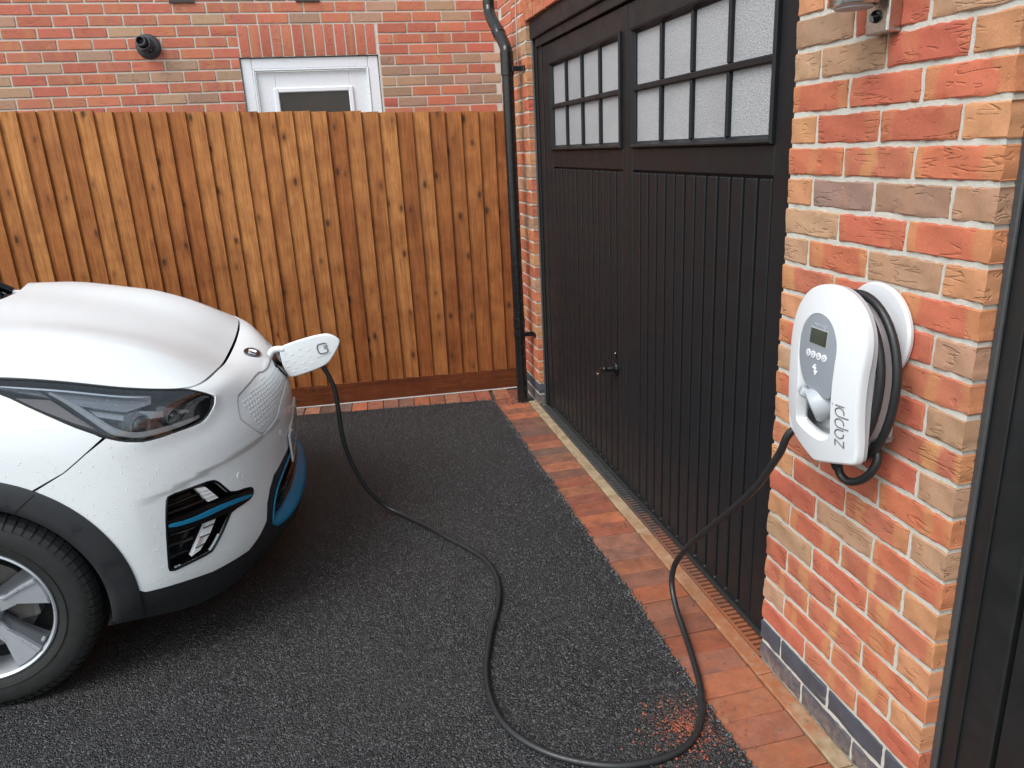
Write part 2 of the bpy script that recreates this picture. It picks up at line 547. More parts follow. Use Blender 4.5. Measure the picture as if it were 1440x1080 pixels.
def catmull(pts, n=8, closed=False):
    P = np.array(pts, float)
    out = []
    m = len(P)
    rngi = range(m if closed else m - 1)
    for i in rngi:
        if closed:
            p0, p1, p2, p3 = P[(i - 1) % m], P[i], P[(i + 1) % m], P[(i + 2) % m]
        else:
            p1, p2 = P[i], P[i + 1]
            p0 = P[i - 1] if i > 0 else 2 * p1 - p2
            p3 = P[i + 2] if i + 2 < m else 2 * p2 - p1
        for k in range(n):
            t = k / n
            out.append(.5 * ((2 * p1) + (-p0 + p2) * t + (2 * p0 - 5 * p1 + 4 * p2 - p3) * t * t + (-p0 + 3 * p1 - 3 * p2 + p3) * t ** 3))
    if not closed:
        out.append(P[-1])
    return np.array(out)


def tube(name, path, rad, mat, parent=None, n=12, caps=True):
    P = np.array(path, float)
    rads = np.broadcast_to(np.array(rad, float), (len(P),))
    T = np.gradient(P, axis=0)
    T /= np.linalg.norm(T, axis=1)[:, None] + 1e-12
    up = np.array([0, 0, 1.0]) if abs(T[0][2]) < .9 else np.array([1.0, 0, 0])
    N = np.cross(T[0], up)
    N /= np.linalg.norm(N)
    V = []
    for i in range(len(P)):
        N = N - T[i] * (N @ T[i])
        N /= np.linalg.norm(N) + 1e-12
        B = np.cross(T[i], N)
        for k in range(n):
            a = 2 * math.pi * k / n
            V.append(P[i] + rads[i] * (math.cos(a) * N + math.sin(a) * B))
    F = []
    for i in range(len(P) - 1):
        for k in range(n):
            F.append((i * n + k, i * n + (k + 1) % n, (i + 1) * n + (k + 1) % n, (i + 1) * n + k))
    if caps:
        F.append(tuple(range(n))[::-1])
        F.append(tuple(range((len(P) - 1) * n, len(P) * n)))
    return mesh_obj(name, V, F, mat, parent, True, auto=40)


def lathe(name, prof, axis_o, axis_d, mat, parent=None, n=32, auto=30):
    """prof: list of (radius, distance along axis)"""
    d = Vector(axis_d).normalized()
    a = d.orthogonal().normalized()
    b = d.cross(a)
    o = Vector(axis_o)
    V, F = [], []
    for r, t in prof:
        for k in range(n):
            th = 2 * math.pi * k / n
            V.append(o + d * t + (a * math.cos(th) + b * math.sin(th)) * r)
    for i in range(len(prof) - 1):
        for k in range(n):
            F.append((i * n + k, i * n + (k + 1) % n, (i + 1) * n + (k + 1) % n, (i + 1) * n + k))
    return mesh_obj(name, V, F, mat, parent, True, auto=auto)


# ------------------------------------------------------------------ bricks
BRICK = {}


def brick_mesh(kind, L, H, D, nx, nz, var, mat):
    """front face (local -Y) is an uneven grid; the rest a plain box. origin at the centre of the front face"""
    key = (kind, round(L, 4), round(H, 4), nx, nz, var, mat)
    if key in BRICK:
        return BRICK[key]
    r = random.Random(hash((round(L * 1000), nx, var)) & 0xffff)
    V, F = [], []
    xs = np.concatenate([[0], np.linspace(.012, 1 - .012, nx - 1), [1]]) if nx > 2 else np.linspace(0, 1, nx + 1)
    zs = np.concatenate([[0], np.linspace(.06, 1 - .06, nz - 1), [1]]) if nz > 2 else np.linspace(0, 1, nz + 1)
    ph = [r.uniform(0, 6.28) for _ in range(8)]
    for j, tz in enumerate(zs):
        for i, tx in enumerate(xs):
            ex, ez = i in (0, len(xs) - 1), j in (0, len(zs) - 1)
            x = (tx - .5) * L
            z = (tz - .5) * H
            y = .0012 * math.sin(9 * tx + ph[0]) + .0012 * math.sin(5 * tz + 7 * tx + ph[1]) + r.uniform(-.0007, .0007)
            if ez:
                z += r.choice((r.uniform(-.0014, .0010), r.uniform(-.0014, .0010), r.uniform(-.0036, .0))) * (1 if tz > .5 else -1)
                y += .0024
            if ex:
                x += r.choice((r.uniform(-.0014, .0008), r.uniform(-.0032, .0))) * (1 if tx > .5 else -1)
                y += .0024
            V.append((x, y, z))
    w = len(xs)
    h = len(zs)
    for j in range(h - 1):
        for i in range(w - 1):
            a = j * w + i
            F.append((a, a + 1, a + w + 1, a + w))
    ring = [i for i in range(w)] + [j * w + w - 1 for j in range(1, h)] + [(h - 1) * w + i for i in range(w - 2, -1, -1)] + [j * w for j in range(h - 2, 0, -1)]
    b0 = len(V)
    for k in ring:
        x, y, z = V[k]
        V.append((x, D, z))
    n = len(ring)
    for k in range(n):
        F.append((ring[k], b0 + k, b0 + (k + 1) % n, ring[(k + 1) % n]))
    me = bpy.data.meshes.new("brick")
    me.from_pydata(V, [], F)
    me.materials.append(MATS[mat])
    me.polygons.foreach_set("use_smooth", [True] * len(me.polygons))
    me.update()
    try:
        me.set_sharp_from_angle(angle=R(28))
    except Exception:
        pass
    BRICK[key] = me
    return me


PAL = {
    'r': ((.52, .150, .080), .75), 'R': ((.48, .125, .075), .25), 'o': ((.53, .255, .125), .2), 'd': ((.43, .130, .080), .9),
    't': ((.43, .255, .155), .15), 'b': ((.36, .220, .145), .2), 'g': ((.30, .195, .150), .1), 'm': ((.46, .150, .085), 1.0),
}


def put_brick(parent, origin, ux, out, s, z, L, H, code, mat="clay_brick", hi=True, D=.10, name="brick", jit=.0012):
    """s = distance of brick centre along ux from origin; out = outward normal"""
    nx, nz = (18, 7) if hi else (3, 3)
    if L < .14:
        nx = 9 if hi else 3
    if H > L:
        nx, nz = 3, 3
    me = brick_mesh(name, L, H, D, nx, nz, rng.randrange(4), mat)
    o = bpy.data.objects.new(name, me)
    p = Vector(origin) + Vector(ux) * s + Vector(out) * rng.uniform(-jit, jit)
    U = Vector(ux)
    N = -Vector(out)
    Z = Vector((0, 0, 1))
    if U.cross(N).z < 0:        # keep a right-handed frame
        U = -U
    M = Matrix(((U.x, N.x, 0, p.x), (U.y, N.y, 0, p.y), (U.z, N.z, 1, z), (0, 0, 0, 1)))
    o.matrix_world = M @ Matrix.Rotation(rng.uniform(-.003, .003), 4, 'Y')
    c, f = PAL[code]
    if mat == "clay_brick_house":      # a pinker batch of the same brick
        g_ = sum(c) / 3
        c = tuple((q * .90 + g_ * .10) * 1.12 for q in c)
    k = rng.uniform(.9, 1.1)
    o.color = (c[0] * k, c[1] * k * rng.uniform(.94, 1.06), c[2] * k, f * rng.uniform(.5, 1.0) * (1.0 if hi else .6))
    link(o, parent)
    return o


# ------------------------------------------------------------------ ground
gnd = mesh_obj("ground", [(-150, -150, -.035), (150, -150, -.035), (150, 150, -.035), (-150, 150, -.035)], [(0, 1, 2, 3)], "far_ground")
tag(gnd, kind="structure")


def driveway():
    # tarmac sheet with a ragged edge against the pavers, slightly proud of them
    out = []
    y = -7.0
    r = random.Random(3)
    while y < 3.235:
        out.append((-.262 + .004 * math.sin(y * 7) + r.uniform(-.005, .005), y))
        y += .035 if y > -.5 else .3
    x0, y0 = -.262, 3.262
    x = -.27
    while x > -3.6:
        out.append((x, 3.505 - .132 * (x + .284) + .0 + r.uniform(-.006, .006) if x < -.30 else 3.49 + r.uniform(-.01, .01)))
        x -= .035
    out.append((-3.7, 3.93))
    out.append((-9, 3.93))
    out.append((-9, -7.0))
    n = len(out)
    V = [(a, b, .006) for a, b in out] + [(a + .003 * (1 if b < 3.2 else 0), b + (.004 if b > 3.3 else 0), -.03) for a, b in out]
    bm = bmesh.new()
    bv = [bm.verts.new(v) for v in V]
    bm.faces.new(bv[:n])
    for i in range(n):
        bm.faces.new((bv[i], bv[n + i], bv[n + (i + 1) % n], bv[(i + 1) % n]))
    bmesh.ops.triangulate(bm, faces=[f for f in bm.faces if len(f.verts) > 4])
    o = bm_obj("driveway", bm, "tarmac")
    tag(o, kind="structure")
    # sheared stones standing along the cut edge and loose chips
    V, F = [], []

    def chip(x, y, z, s):
        b = len(V)
        for k in range(6):
            d = [(1, 0, 0), (-1, 0, 0), (0, 1, 0), (0, -1, 0), (0, 0, 1), (0, 0, -1)][k]
            V.append((x + d[0] * s * r.uniform(.6, 1.2), y + d[1] * s * r.uniform(.6, 1.2), z + d[2] * s * r.uniform(.5, .9)))
        for f in ((0, 2, 4), (2, 1, 4), (1, 3, 4), (3, 0, 4), (2, 0, 5), (1, 2, 5), (3, 1, 5), (0, 3, 5)):
            F.append(tuple(b + q for q in f))
    for (x, y) in out:
        if -.8 < y < 3.6 and x > -3.3:
            for k in range(7):
                chip(x + r.gauss(-.004, .006), y + r.uniform(-.02, .02), .003 + r.uniform(0, .006), r.uniform(.003, .0065))
    for k in range(26000):      # stones standing out of the surface
        x, y = r.uniform(-2.1, -.27), r.uniform(-.1, 3.5)
        chip(x, y, .0055, r.uniform(.0022, .0045))
    for k in range(60):
        chip(r.uniform(-.25, .0), r.uniform(.2, 3.5), .004, r.uniform(.002, .005))
    for k in range(30):
        chip(r.gauss(-.17, .07), r.gauss(3.40, .05), .004, r.uniform(.004, .009))
    c = mesh_obj("tarmac_stones", V, F, "stone_chip")
    tag(c, "dark stone chips of the tarmac and loose grit along its edge", "stone chips", kind="stuff")
    V, F = [], []
    for k in range(330):
        a, q = r.uniform(0, 6.28), abs(r.gauss(0, .085))
        chip(-.36 + q * math.cos(a), .44 + q * math.sin(a) * 1.1, .009, r.uniform(.002, .0055))
    for k in range(250):
        chip(r.uniform(-.24, -.01), r.uniform(.15, 1.2), .003, r.uniform(.0008, .002))
    c = mesh_obj("brick_dust", V, F, "dust_chip")
    tag(c, "orange brick crumbs spilled on the black tarmac beside the pavers", "brick dust", kind="stuff")


driveway()

PAVCOL = [(.30, .095, .055), (.25, .085, .055), (.33, .12, .07), (.37, .14, .075), (.22, .10, .07), (.26, .12, .085), (.42, .135, .065), (.17, .095, .07), (.30, .13, .085), (.21, .13, .095), (.36, .16, .09)]


def paving():
    base = mesh_obj("paving", [(-.262, -3, -.012), (0, -3, -.012), (0, 3.40, -.012), (-.262, 3.40, -.012), (-4.6, 3.72, -.0125), (-4.6, 4.16, -.0125), (.02, 3.75, -.0125), (.02, 3.38, -.0125), (-.27, 3.40, -.0125)],
                    [(0, 1, 2, 3), (4, 8, 7, 6, 5)], "soil_base")
    tag(base, kind="structure")
    meshes = []
    for v in range(4):
        bm = bmesh.new()
        add_box(bm, -.101, .101, -.0497, .0497, -.05, 0, .0035, 1)
        for q in bm.verts:
            q.co += Vector((rng.uniform(-.001, .001), rng.uniform(-.001, .001), rng.uniform(-.0008, .0008)))
        me = bpy.data.meshes.new("paver")
        bm.to_mesh(me)
        bm.free()
        me.materials.append(MATS["paver_clay"])
        meshes.append(me)

    def put(x, y, rz, sx=1.0):
        o = bpy.data.objects.new("paver", meshes[rng.randrange(4)])
        o.location = (x, y, rng.uniform(-.002, .001))
        o.rotation_euler = (rng.uniform(-.006, .006), rng.uniform(-.006, .006), rz + rng.uniform(-.006, .006))
        o.scale.x = sx
        c = rng.choice(PAVCOL)
        k = rng.uniform(.85, 1.15)
        o.color = (c[0] * k, c[1] * k, c[2] * k, 1)
        link(o, base)
    # edging beside the garage: headers across, 102 mm each
    y = -.95
    while y < 3.36:
        put(-.158, y, 0)
        y += .1025
    # edging along the fence (headers, pointing at the fence)
    d = Vector((1, -.0779, 0)).normalized()
    n = Vector((.0779, 1, 0)).normalized()
    x = -.30
    k = 0
    while x > -4.4:
        p = Vector((x, 3.751 - .0779 * (x + .05), 0)) - n * (.128)
        put(p.x, p.y, R(90) - .0778)
        x -= .1035
    # the odd cut pieces in the corner
    for (x, y, rz, sx) in ((-.185, 3.63, R(86), .95), (-.19, 3.46, R(12), .75), (-.09, 3.60, R(86), .9)):
        put(x, y, rz, sx)
    # mortar fillet under the fence
    V = []
    for i in range(40):
        x = -.02 - i * .115
        yy = 3.751 - .0779 * (x + .05)
        V += [(x, yy - .012, .012), (x, yy - .034 - rng.uniform(0, .006), .001)]
    F = [(2 * i, 2 * i + 1, 2 * i + 3, 2 * i + 2) for i in range(39)]
    mesh_obj("mortar_fillet", V, F, "concrete", base, True)
    # buff stone strip and slotted drain in front of the door
    st = empty("threshold_drain", (0, 1.5, 0), "slotted drain with buff stone edging along the black garage door sill", "drain")
    seg = [-.95, .20, .585, 1.30, 2.05, 2.75, 3.40]
    for a, b in zip(seg[:-1], seg[1:]):
        o = box("edging_stone", -.053, -.0015, a + .0015, b - .0015, -.05, .003 + rng.uniform(-.0008, .0008), "edging_stone", None, .003)
        o.parent = st
        o.matrix_parent_inverse = st.matrix_world.inverted()
        o.location = -Vector(st.location) + Vector((0, 0, 0))
        o.matrix_parent_inverse = Matrix.Identity(4)
    # channel body (dark) with cast bars
    bm = bmesh.new()
    add_box(bm, .0, .085, .667, 3.307, -.06, -.018)
    o = bm_obj("channel", bm, "dark_void", st)
    o.location = -st.location
    bm = bmesh.new()
    add_box(bm, .0, .012, .667, 3.307, -.018, .0005)
    add_box(bm, .062, .085, .667, 3.307, -.018, .0005)
    y = .68
    while y < 3.30:
        add_box(bm, .012, .062, y, y + .013, -.018, -.0005)
        y += .0245
    o = bm_obj("grate", bm, "grate_metal", st)
    o.location = -st.location


paving()

# ------------------------------------------------------------------ garage (walls, piers, doors)
garage = empty("garage", (0, 0, 0), "brick garage front with two black double garage doors and a brick pier between", "garage")
CH, MJ = .075, .010
OUT = (-1, 0, 0)


def pier_wall():
    # near pier, face x=0, y 0..0.665, courses counted from the ground; z of top of course k (0 lowest) = .065+.075k
    w = box("brick_pier", .004, .22, .0045, .6605, -.05, 2.9, "mortar", garage)
    rows = {  # from the top of the photo downwards: course index -> codes from the right-hand (near) corner towards the door
        22: "rRr", 21: "oRRo", 20: "rmr", 19: "tbgo", 18: "rRt", 17: "otrt", 16: "rrm", 15: "tRoo", 14: "mtr", 13: "tRrt", 12: "mtr", 11: "tRoo",
        10: "rRm", 9: "tmRo", 8: "rtRr", 7: "omro", 6: "mRt", 5: "ormR", 4: "rmd", 3: "omrt", 2: "RmRt", 1: "", 0: ""}
    rows.update({23: "oRtt", 24: "tRb", 25: "orRo", 26: "Rrt", 27: "otRo"})
    for k in range(0, 37):
        z = .0325 + .075 * k
        full = (k % 2 == 0)     # course 22 (idx0) starts with a whole brick at the near corner
        codes = rows.get(k) or ""
        lens = [.215, .215, .215] if full else [.1025, .215, .215, .1025]
        y = 0.0
        for i, Lb in enumerate(lens):
            blue = k < 2
            code = codes[i] if i < len(codes) else rng.choice("rRrotmbd")
            mat = "blue_brick" if blue else "clay_brick"
            ends = (i == 0)
            D = .215 if (not full and i == 0) else .1025
            put_brick(w, (0, 0, 0), (0, 1, 0), OUT, y + Lb / 2, z, Lb, .065, code, mat, True, D)
            y += Lb + .010
        # return of the corner into the second door opening: headers/stretchers behind the corner brick
        if full:
            pass
    return w


pier_wall()


def far_pier():
    # narrow far pier y 3.309..3.51 with toothed reveal
    w = box("brick_pier", .004, .22, 3.3135, 3.632, -.05, 2.9, "mortar", garage)
    for k in range(0, 37):
        z = .0325 + .075 * k
        blue = k < 2
        mat = "blue_brick" if blue else "clay_brick"
        if k % 2 == 0:
            put_brick(w, (0, 0, 0), (0, 1, 0), OUT, 3.309 + .1025 / 2, z, .1025, .065, rng.choice("rotRm"), mat, True, .215)
            put_brick(w, (0, 0, 0), (0, 1, 0), OUT, 3.309 + .1125 + .1075, z, .215, .065, rng.choice("rRtom"), mat, True, .1)
        else:
            put_brick(w, (0, 0, 0), (0, 1, 0), OUT, 3.309 + .1075, z, .215, .065, rng.choice("rRmrt"), mat, True, .215)
            put_brick(w, (0, 0, 0), (0, 1, 0), OUT, 3.309 + .225 + .05125, z, .1025, .065, rng.choice("rRmro"), mat, True, .1)
    # set-back link wall between garage and house, in the shelter of the eaves
    lw = box("link_wall", .262, .40, 3.640, 5.082, -.05, 3.2, "mortar_house", garage)
    for k in range(0, 42):
        z = .0325 + .075 * k
        y = 3.64 + (.1125 if k % 2 else 0)
        while y < 4.9:
            put_brick(lw, (.258, 0, 0), (0, 1, 0), OUT, y + .1075, z, .215, .065, rng.choice("dRmrb"), "clay_brick_house", False, .05)
            y += .225


far_pier()


def lintel_wall():
    w = box("lintel_wall", .004, .22, .6605, 3.3135, 2.30, 2.9, "mortar", garage)
    # soldier course over the opening, next a course stepped out as a drip band
    y = .67
    while y < 3.30:
        put_brick(w, (0, 0, 0), (0, 1, 0), OUT, y + .0325, 2.30 + .1095, .065, .215, rng.choice("rRotmd"), "clay_brick", True, .1)
        y += .0755
    for k in range(30, 37):
        z = .0325 + .075 * k + .02
        y = .67 + (.1125 if k % 2 else 0)
        while y < 3.2:
            put_brick(w, (0, 0, 0), (0, 1, 0), OUT, y + .1075, z, .215, .065, rng.choice("rRotmdb"), "clay_brick", False, .1)
            y += .225
    # over the second opening
    w2 = box("lintel_wall", .004, .22, -2.6395, .0045, 2.30, 2.9, "mortar", garage)
    y = -2.63
    while y < -.01:
        put_brick(w2, (0, 0, 0), (0, 1, 0), OUT, y + .0325, 2.30 + .1095, .065, .215, rng.choice("rRotmd"), "clay_brick", False, .1)
        y += .0755
    box("garage_body", .225, 5.0, -3.2, 3.30, 2.1, 2.9, "mortar_house", garage)
    box("near_pier", .004, .22, -3.3, -2.6445, -.05, 2.9, "mortar", garage)


lintel_wall()


def garage_door(y0, y1, mat, detail=True):
    """up-and-over door in the opening y0..y1"""
    d = empty("garage_door", (0, 0, 0))
    d.parent = garage
    yc = (y0 + y1) / 2 - .062
    la, lb = yc - 1.25, yc + 1.25
    # frame: jambs and head
    box("jamb", .052, .20, y1 - (y1 - lb) + .006, y1 - .006, -.02, 2.30, mat, d, .004)
    box("jamb", .052, .20, y0 + .0065, la - .004, -.02, 2.30, mat, d, .004)
    box("jamb_stop", .045, .0515, y1 - .052, y1 - .0045, -.01, 2.16, mat, d, .002)
    box("jamb_stop", .045, .0515, y0 + .0045, y0 + .05, -.01, 2.16, mat, d, .002)
    box("head_board", .022, .12, y0 + .004, y1 - .004, 2.175, 2.292, mat, d, .005)
    box("head_rail", .040, .12, y0 + .012, y1 - .055, 2.128, 2.1745, mat, d, .003)
    box("sealant_bead", .034, .0445, y1 - .014, y1 + .003, 0, 2.18, "sealant", d, .003)
    box("sealant_bead", .034, .0445, y0 - .003, y0 + .014, 0, 2.18, "sealant", d, .003)
    # leaf backing
    box("leaf", .078, .10, la, lb, .022, 2.125, mat, d)
    zr0, zr1, zt = 1.488, 1.575, 2.03
    # stiles and rails, proud of the backing
    sw = .15
    box("stile", .056, .0778, lb - sw, lb - .004, .022, 2.123, mat, d, .003)
    box("stile", .056, .0778, la + .004, la + sw, .022, 2.123, mat, d, .003)
    box("stile", .056, .0778, yc + .004, yc + .055, .022, 2.123, mat, d, .003)
    box("stile", .056, .0778, yc - .055, yc - .004, .022, 2.123, mat, d, .003)
    for a, b in ((yc + .0555, lb - sw - .0005), (la + sw + .0005, yc - .0555)):
        box("rail", .0565, .0778, a, b, zr0, zr1, mat, d, .003)
        box("rail", .0565, .0778, a, b, zt, 2.123, mat, d, .003)
        box("rail", .0575, .0778, a, b, .022, .045, mat, d, .002)
        # moulding round the glazing (mitred: four bevelled bars)
        m = .026
        bm = bmesh.new()
        prof = [(0, .0765), (0, .046), (.006, .040), (.014, .043), (.020, .055), (m, .060), (m, .0765)]
        pts = [(a + .001, zr1 + .001), (b - .001, zr1 + .001), (b - .001, zt - .001), (a + .001, zt - .001)]
        rings = []
        cy, cz = (a + b) / 2, (zr1 + zt) / 2
        for (py, pz) in pts:
            ring = []
            for (t, x) in prof:
                ring.append(bm.verts.new((x, py + (t if py < cy else -t), pz + (t if pz < cz else -t))))
            rings.append(ring)
        for i in range(4):
            A, B = rings[i], rings[(i + 1) % 4]
            for k in range(len(prof) - 1):
                bm.faces.new((A[k], B[k], B[k + 1], A[k + 1]))
        bm_obj("window_moulding", bm, mat, d)
        ya, yb, za, zb = a + m - .002, b - m + .002, zr1 + m - .002, zt - m + .002
        cw = (yb - ya) / 4
        zm = (za + zb) / 2
        for i in range(1, 4):
            yy = ya + cw * i
            for (p, q) in ((za, zm - .0115), (zm + .0115, zb)):
                box("glazing_bar", .050, .076, yy - .0078, yy + .0078, p, q, mat, d, .004)
        box("glazing_bar", .048, .076, ya, yb, zm - .0115, zm + .0115, mat, d, .004)
        for i in range(4):
            for (p, q) in ((za, zm), (zm, zb)):
                box("pane", .066, .072, ya + cw * i + .002, ya + cw * (i + 1) - .002, p + .002, q - .002, "obscure_glass", d)
        # ribbed boarding
        n = 13
        w = (b - a) / n
        bm = bmesh.new()
        add_box(bm, .056, .0772, 0, w - .014, .046, zr0 - .008, .0035, 1)
        me = bpy.data.meshes.new("slat")
        bmesh.ops.recalc_face_normals(bm, faces=bm.faces)
        bm.to_mesh(me)
        bm.free()
        me.materials.append(MATS[mat])
        for i in range(n):
            o = bpy.data.objects.new("slat", me)
            o.location = (rng.uniform(-.0006, .0006), a + w * i + .007, 0)
            link(o, d)
        # pale clips along the foot of the leaf
        if detail:
            for i in range(1, n):
                box("clip", .050, .0574, a + w * i - .004, a + w * i + .003, .0395, .0465, "sealant", d, .001)
    box("bottom_seal", .046, .0775, la + .004, lb - .004, .008, .0215, "black_rubber", d, .004)
    # handle: oval rose, T grip, lock
    if detail:
        hy, hz = 2.075, .578
        lathe("handle_rose", [(.0, 0), (.034, 0), (.034, .010), (.028, .018), (.016, .022), (.0, .022)], (.060, hy, hz), (-1, 0, 0), "gloss_black", d, 24)
        tube("handle_neck", [(.05, hy, hz), (.005, hy, hz), (-.004, hy + .003, hz - .004)], [.014, .012, .012], "black_pipe", d, 12)
        tube("handle_grip", catmull([(-.006, hy + .045, hz - .022), (-.012, hy + .02, hz - .008), (-.012, hy - .015, hz + .006), (-.006, hy - .032, hz + .012)], 5), [.010, .0115, .0125, .0135, .014, .0145, .015, .015, .015, .015, .0145, .014, .0135, .013, .012, .010], "black_pipe", d, 10)
        box("handle_glint", -.0285, -.020, hy + .018, hy + .050, hz - .034, hz - .021, "chrome", d, .002)  # bright sliver added to stand for the highlight on the grip
        box("keyhole_cover", .048, .0575, hy - .008, hy - .001, hz + .045, hz + .078, "chrome", d, .002)
    return d


garage_door(.665, 3.309, "door_paint", True)
garage_door(-2.644, 0.0, "door_paint_dark", False)

# ------------------------------------------------------------------ house behind the fence
house = empty("house", (-1.2, 5.09, 0), "brick house wall with white glazed back door beyond the fence", "house")
HY = 5.09


def house_wall():
    def part(o):
        o.parent = house
        o.location = -Vector(house.location)
        return o
    x0, x1 = -6.5, .256
    dl, dr, dt = -1.700, -.690, 2.325
    bm = bmesh.new()
    add_box(bm, x0, dl, HY + .005, HY + .3, 0, 5.2)
    add_box(bm, dr, .46, HY + .005, HY + .3, 0, 5.2)
    add_box(bm, dl, dr, HY + .005, HY + .3, dt, 5.2)
    wall = part(bm_obj("wall", bm, "mortar_house"))
    OUTH = (0, -1, 0)
    tops = dt     # a bed joint line sits level with the door head
    codesL = ["r", "R", "d", "m", "b", "t", "r", "m", "d"]

    def hb(x, z, L, H, code):
        o = put_brick(None, (0, HY, 0), (1, 0, 0), OUTH, x, z, L, H, code, "clay_brick_house", False, .05)
        o.parent = wall
    rowz = [dt - .0425 - .075 * k for k in range(0, 8)][::-1] + [dt + .0325 + .075 * k for k in range(0, 7)]
    n = 0
    for ri, z in enumerate(rowz):
        below = z < dt
        k = round((z - dt) / .075)
        lint = 0 < z - dt < .22
        # left of the door: phase measured in the photo (row just below the head line starts at -3.109)
        ph = -3.109 + (.1125 if (k % 2) == 0 else 0.0)
        # k=-1 for first row below
        ph = -3.109 if (k % 2) else -3.109 + .1125
        x = ph - .225 * 4
        lim = (dl - .002) if below else (dl + .006 if lint else 9)
        while True:
            if below or lint:
                if x + .215 > lim:
                    Lr = lim - x - .0
                    if Lr > .05:
                        hb(x + Lr / 2, z, Lr, .065, rng.choice("rRttbm"))
                    break
            else:
                if x + .215 > x1:
                    Lr = x1 - x
                    if Lr > .05:
                        hb(x + Lr / 2, z, Lr, .065, rng.choice("rR"))
                    break
            hb(x + .1075, z, .215, .065, rng.choice("rrRRdmmrbttr"))
            x += .225
        if below or lint:
            x = dr + .012
            first = True
            while x < x1 - .04:
                Lb = .215
                if first and (k % 2):
                    Lb = .1025
                first = False
                Lb = min(Lb, x1 - x)
                code = rng.choice("rRtbRmtb") if below else rng.choice("rRrRmr")
                if Lb > .04:
                    hb(x + Lb / 2, z, Lb, .065, code)
                x += Lb + .010
    # soldier lintel
    x = dl + .018
    while x < dr - .03:
        hb(x + .0325, dt + .1095, .065, .215, rng.choice("RRrmdRr"))
        x += .0762
    # weep vents
    for x in (-2.03, -1.165):
        bm = bmesh.new()
        add_box(bm, x - .085, x + .085, HY - .012, HY + .01, dt + .365, dt + .375)
        add_box(bm, x - .08, x + .08, HY - .006, HY + .01, dt + .3755, dt + .44)
        part(bm_obj("weep_vent", bm, "brown_plastic"))
    # toothed end of the wall by the downpipe
    # door
    door = empty("door", (0, 0, 0))
    door.parent = house
    door.location = -Vector(house.location)
    f0, f1, ft = dl + .006, dr - .006, dt - .006
    dy = HY + .020
    fw = .075
    bm = bmesh.new()
    add_box(bm, f0, f0 + fw, dy, dy + .07, 0, ft, .006)
    add_box(bm, f1 - fw, f1, dy, dy + .07, 0, ft, .006)
    add_box(bm, f0 + fw + .0005, f1 - fw - .0005, dy + .001, dy + .07, ft - fw, ft - .001, .006)
    bm_obj("door_frame", bm, "upvc", door)
    bm = bmesh.new()
    g = .012
    add_box(bm, f0 + fw + .001, f0 + fw + .012, dy - .006, dy + .05, 0, ft - fw, .003)
    add_box(bm, f1 - fw - .012, f1 - fw - .001, dy - .006, dy + .05, 0, ft - fw, .003)
    add_box(bm, f0 + fw + .0125, f1 - fw - .0125, dy - .005, dy + .05, ft - fw - .012, ft - fw - .001, .003)
    bm_obj("frame_bead", bm, "upvc", door)
    a, b, t = f0 + fw + .016, f1 - fw - .016, ft - fw - .016
    sw = .135
    bm = bmesh.new()
    add_box(bm, a, a + sw, dy + .024, dy + .07, 0, t, .003)
    add_box(bm, b - sw, b, dy + .024, dy + .07, 0, t, .003)
    add_box(bm, a + sw + .0003, b - sw - .0003, dy + .0245, dy + .07, t - sw, t - .0005, .003)
    add_box(bm, a + sw + .0003, b - sw - .0003, dy + .0245, dy + .07, 0, .9, .003)
    bm_obj("door_leaf", bm, "upvc", door)
    bm = bmesh.new()
    p = sw - .02
    for (q0, q1, z0, z1) in ((a + p, a + p + .035, .9, t - p), (b - p - .035, b - p, .9, t - p), (a + p + .0355, b - p - .0355, t - p - .035, t - p)):
        add_box(bm, q0, q1, dy + .008, dy + .0235, z0, z1, .006)
    bm_obj("glazing_bead", bm, "upvc", door)
    box("pane", a + sw + .008, b - sw - .008, dy + .030, dy + .034, .9, t - sw, "dark_pane", door)


house_wall()

# boiler flue terminal on the house wall
flue = empty("flue_terminal", (-2.30, HY, 2.41), "round dark grey flue terminal on the house wall left of the door", "flue")
lathe("wall_seal", [(0, 0), (.083, 0), (.083, .012), (.074, .026), (.058, .034), (0, .036)], (0, 0, 0), (0, -1, 0), "flue_grey", flue, 36)
lathe("outer_pipe", [(.0, .02), (.052, .02), (.052, .10), (.049, .105), (.040, .105), (.040, .07), (0, .07)], (0, 0, .0), (-.15, -1, .15), "flue_grey", flue, 32)
lathe("inner_pipe", [(.0, .06), (.032, .06), (.032, .15), (.026, .15), (.026, .10), (0, .10)], (0, 0, .0), (-.15, -1, .15), "flue_grey", flue, 28)
for k in range(8):
    a = k * math.pi / 4
    box("vane", -.004, .004, -.095, -.055, .040, .0495, "flue_grey", flue).rotation_euler = (0, a, 0)

# ------------------------------------------------------------------ timber fence
fence = empty("timber_fence", (-1.8, 3.87, 0), "honey brown close board timber fence between the driveway and the house", "fence")


